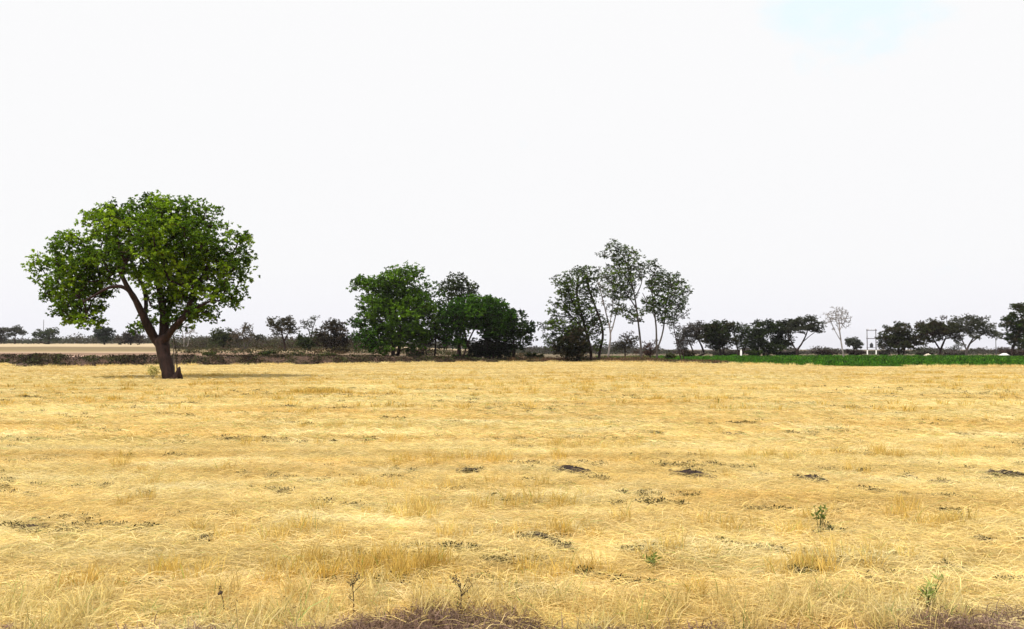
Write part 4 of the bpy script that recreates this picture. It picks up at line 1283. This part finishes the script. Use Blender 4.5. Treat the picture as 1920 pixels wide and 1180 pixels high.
mb = MB(); mb.tube([[a[0], YP - 0.2, zg + 2.32], [a[0], YP - 0.2, zg + 3.3], [a[0], YP - 0.2, zg + 3.5]], [0.48, 0.5, 0.3], 12); tr_ = mb.build('transformer', M_BLACKM, t)
for dx in (-0.2, 0.2):
    mb = MB(); mb.tube([[a[0] + dx, YP - 0.2, zg + 3.45], [a[0] + dx, YP - 0.2, zg + 3.85]], [0.06, 0.04], 6); mb.build('bushing', M_STEEL, tr_)

# thin poles, marker, heaps
for u, v0, v1, Yq, r, m_, lb in ((1867, 668, 634, 190, 0.10, M_STEEL, 'thin grey pole right of the wide umbrella tree'),
                             (82, 645, 600, 340, 0.14, M_STEEL, 'faint thin mast rising behind the far dull green tree at left'),
                             (1424, 670, 652, 170, 0.1, M_STEEL, 'short grey post by the dark pair of trees')):
    a = P(u, v1, Yq); zg = float(g(a[0], Yq))
    mb = MB(); mb.tube([[0, 0, -0.1], [0, 0, (a[2] - zg) * 0.5], [0, 0, a[2] - zg]], [r, r * 0.9, r * 0.7], 8)
    o = mb.build('pole', m_); o.location = (a[0], Yq, zg)
    tag(o, lb, 'pole')
a = P(1389.5, 656, 165); zg = float(g(a[0], 165)); H = a[2] - zg
t = empty('marker_post', (a[0], 165, zg), 'small white post standing at the back of the green crop', 'post')
mb = MB(); mb.tube([[a[0], 165, zg - 0.1], [a[0], 165, zg + H * 0.8]], [0.2, 0.18], 8); mb.build('shaft', M_WHITE, t)
mb = MB(); mb.tube([[a[0], 165, zg + H * 0.78], [a[0], 165, zg + H]], [0.15, 0.1], 8); mb.build('cap', M_WHITE, t)


def heap(name, lb, cat, px, py, Y, w, h, mat):
    s = Y / F; b = P(px, py, Y); zg = float(g(b[0], Y))
    nu, nv = 22, 8
    V = []
    for j in range(nv):
        t_ = j / (nv - 1)
        for i in range(nu):
            a = i / nu * 2 * math.pi
            rr = (1 - t_) ** 0.7 * (1 + 0.12 * math.sin(3 * a + 1) + rng.normal(0, 0.04))
            V.append([math.cos(a) * rr * w * s / 2, math.sin(a) * rr * w * s / 3, t_ ** 0.9 * h * (1 + rng.normal(0, 0.05)) - 0.05])
    f = [[j * nu + i, j * nu + (i + 1) % nu, (j + 1) * nu + (i + 1) % nu, (j + 1) * nu + i] for j in range(nv - 1) for i in range(nu)]
    o = mesh_obj(name, np.array(V), np.array(f), mat, smooth=True)
    o.location = (b[0], Y, zg)
    return tag(o, lb, cat)


heap('soil_heap', 'low pale soil heap behind the crop below the brown umbrella tree', 'heap', 1740, 666, 176, 26, 0.85, M_PALE)
heap('soil_heap', 'low whitish heap behind the crop near the right edge', 'heap', 1883, 666, 180, 30, 0.95, M_WHITE)

# ------------------------------------------------------------------ foreground verge
vg = [blades('grass_tuft', 46, 0.13, (0.10, 0.30), (0.003, 0.006), (40, 90), VERGE, z0=(0, 0.01), bend=0.16, green=0.07) for i in range(6)]
x = rng.uniform(-4.6, 4.6, 1700); y = rng.uniform(4.7, 6.0, 1700)
u = x / 5.4 * F + 960
k = (y > verge_y(x) - 0.05) & (rng.random(1700) < 0.75 * sstep(6.2, 4.9, y) * (0.0 + 0.62 * fbm(x * 1.2, y * 1.2, 71)))
x, y = x[k], y[k]
scatter('verge_grass', np.stack([x, y, g(x, y)], 1), rng.random(len(x)) * 6.28, rng.uniform(0.5, 1.1, len(x)), vg)
th = [blades('thatch_tuft', 90, 0.16, (0.05, 0.16), (0.003, 0.006), (0, 75), THATCH, z0=(0, 0.02), bend=0.4, tints=(0.5, 1.8)) for i in range(6)]
x = rng.uniform(-5, 5, 3600); y = rng.uniform(3.6, 5.7, 3600)
k = y < verge_y(x) + 0.06 + 0.1 * rng.normal(0, 1, 3600) * 0.6
x, y = x[k], y[k]
scatter('dry_thatch', np.stack([x, y, g(x, y)], 1), rng.random(len(x)) * 6.28, rng.uniform(0.5, 1.1, len(x)), th)


def stalk(label, px, py_top, py_base, Y, branches, pal, head=False, leafn=30, leaf=0.02, bend=4):
    b = P(px, py_base, Y); b[2] = float(g(b[0], Y)); tp = P(px - bend, py_top, Y)
    t = empty('weed_stalk', b, label, 'weed')
    mb = MB(); tt = np.linspace(0, 1, 9)[:, None]
    m_ = (b + tp) / 2 + [0.02, 0, 0]
    q = (1 - tt) ** 2 * b + 2 * tt * (1 - tt) * m_ + tt * tt * tp
    mb.tube(q, np.linspace(0.0045, 0.002, 9), 5)
    tips = [q[-1]]
    for i in range(branches):
        k = rng.integers(2, 8); d = unit(np.array([rng.normal(0, 1), rng.normal(0, 1), 1.2])) * rng.uniform(0.04, 0.13)
        mb.tube([q[k], q[k] + d * 0.55 + [0, 0, -0.005], q[k] + d], [0.0022, 0.0018, 0.0012], 4); tips.append(q[k] + d); tips.append(q[k] + d * 0.5)
    mb.build('stem', STALKM, t)
    c = np.array(tips)[rng.integers(0, len(tips), leafn)] + rng.normal(0, 0.012, (leafn, 3))
    v, f = leaf_quads(c, unit(rng.normal(0, 1, (leafn, 3))), rng.normal(0, 1, (leafn, 3)), rng.uniform(0.6, 1.4, leafn) * leaf, rng.uniform(0.3, 0.6, leafn) * leaf)
    mesh_obj('leaf_cluster', v, f, LEAF_DRY, t, np.repeat(np.array(pal)[rng.integers(0, len(pal), leafn)], 4, 0))['kind'] = 'stuff'
    if head:
        v, f = clod_mesh(0.016); mesh_obj('seed_head', v + tp, f, STALKM, t)
    return t


STALKM = bark_mat('dry_stalk', (0.045, 0.03, 0.02), (0.13, 0.09, 0.06), 40)
DP = [(0.10, 0.07, 0.04), (0.14, 0.11, 0.05), (0.07, 0.06, 0.03)]
stalk('dry stalk with a dark seed head at the bottom left, the leftmost weed stalk', 418, 1112, 1210, 5.45, 2, DP, True, 14)
stalk('faint thin stalk at the bottom, between the seed head stalk and the branched one', 556, 1135, 1200, 5.5, 3, DP, False, 10)
stalk('branched dry weed stalk at the bottom, left of the dark thatch', 662, 1088, 1200, 5.5, 8, DP, False, 50)
stalk('tall spiky dry weed rising from the dark thatch at the bottom centre', 860, 1095, 1200, 5.4, 9, DP, False, 70, bend=-3)
stalk('short brown stub stalk left of the green weed at the bottom right', 1718, 1122, 1190, 5.5, 1, DP, False, 6, bend=-2)


def green_weed(label, px, py, Y, H, W, n, pal, leaf, wid):
    b = P(px, py, Y); b[2] = float(g(b[0], Y))
    t = empty('green_weed', b, label, 'weed')
    mb = MB(); cs = []
    for i in range(6):
        e = b + [rng.normal(0, W / 2), rng.normal(0, W / 3), H * rng.uniform(0.6, 1)]
        mb.tube([b + rng.normal(0, 0.01, 3), (b + e) / 2 + [0, 0, 0.02], e], [0.004, 0.003, 0.002], 5); cs += [e, (b + e) / 2 + [0, 0, 0.02], (b + 3 * e) / 4]
    mb.build('stem', M_WSTEM, t)
    c = np.array(cs)[rng.integers(0, len(cs), n)] + rng.normal(0, 0.012, (n, 3)); c[:, 2] = np.maximum(c[:, 2], b[2] + 0.02)
    d = unit(rng.normal(0, 1, (n, 3)) * [1, 0.8, 0.4] + [0, 0, 0.7])
    v, f = leaf_quads(c, d, rng.normal(0, 0.6, (n, 3)) + [0, -0.5, 0.7], rng.uniform(0.6, 1.3, n) * leaf, rng.uniform(0.7, 1.2, n) * wid)
    col = np.array(pal)[rng.integers(0, len(pal), n)] * rng.uniform(0.8, 1.2, (n, 1))
    mesh_obj('foliage', v, f, LEAF, t, np.repeat(col, 4, 0))
    return t


M_WSTEM = bark_mat('weed_stem', (0.05, 0.05, 0.02), (0.16, 0.16, 0.06), 30)
green_weed('leafy bright green weed at the bottom right of the verge', 1738, 1172, 5.5, 0.24, 0.14, 90, [(0.30, 0.34, 0.10), (0.20, 0.26, 0.06), (0.42, 0.42, 0.17)], 0.075, 0.010)
p = ground_at(1540, 1000)
green_weed('small upright green seedling with dark base in the right stubble', 1536, 1004, p[1], 0.26, 0.10, 34, [(0.08, 0.11, 0.025), (0.16, 0.18, 0.05)], 0.05, 0.028)
green_weed('low dark trailing weed right beside the green seedling', 1558, 1006, p[1] - 0.1, 0.07, 0.34, 60, [(0.06, 0.06, 0.03), (0.10, 0.10, 0.04)], 0.045, 0.02)
p = ground_at(1222, 1068)
green_weed('small yellow-green weed in the near stubble right of centre', 1222, 1072, p[1], 0.10, 0.14, 50, [(0.22, 0.24, 0.06), (0.12, 0.14, 0.04)], 0.05, 0.018)

# ------------------------------------------------------------------ thin summer haze over the plain
HZ = MB(); HZ.box([0, 1740, 24.0], [7400, 3640, 52])
hz = HZ.build('haze', bpy.data.materials.new('haze_air')); hz['kind'] = 'stuff'
hm = hz.data.materials[0]; hm.use_nodes = True; ht = hm.node_tree
for n_ in list(ht.nodes):
    if n_.type == 'BSDF_PRINCIPLED': ht.nodes.remove(n_)
vol = N(ht, 'ShaderNodeVolumePrincipled')
vol.inputs['Color'].default_value = (0.93, 0.94, 1.0, 1)
vol.inputs['Density'].default_value = 0.00009
vol.inputs['Anisotropy'].default_value = 0.2
L(ht, vol.outputs[0], ht.nodes['Material Output'].inputs['Volume'])
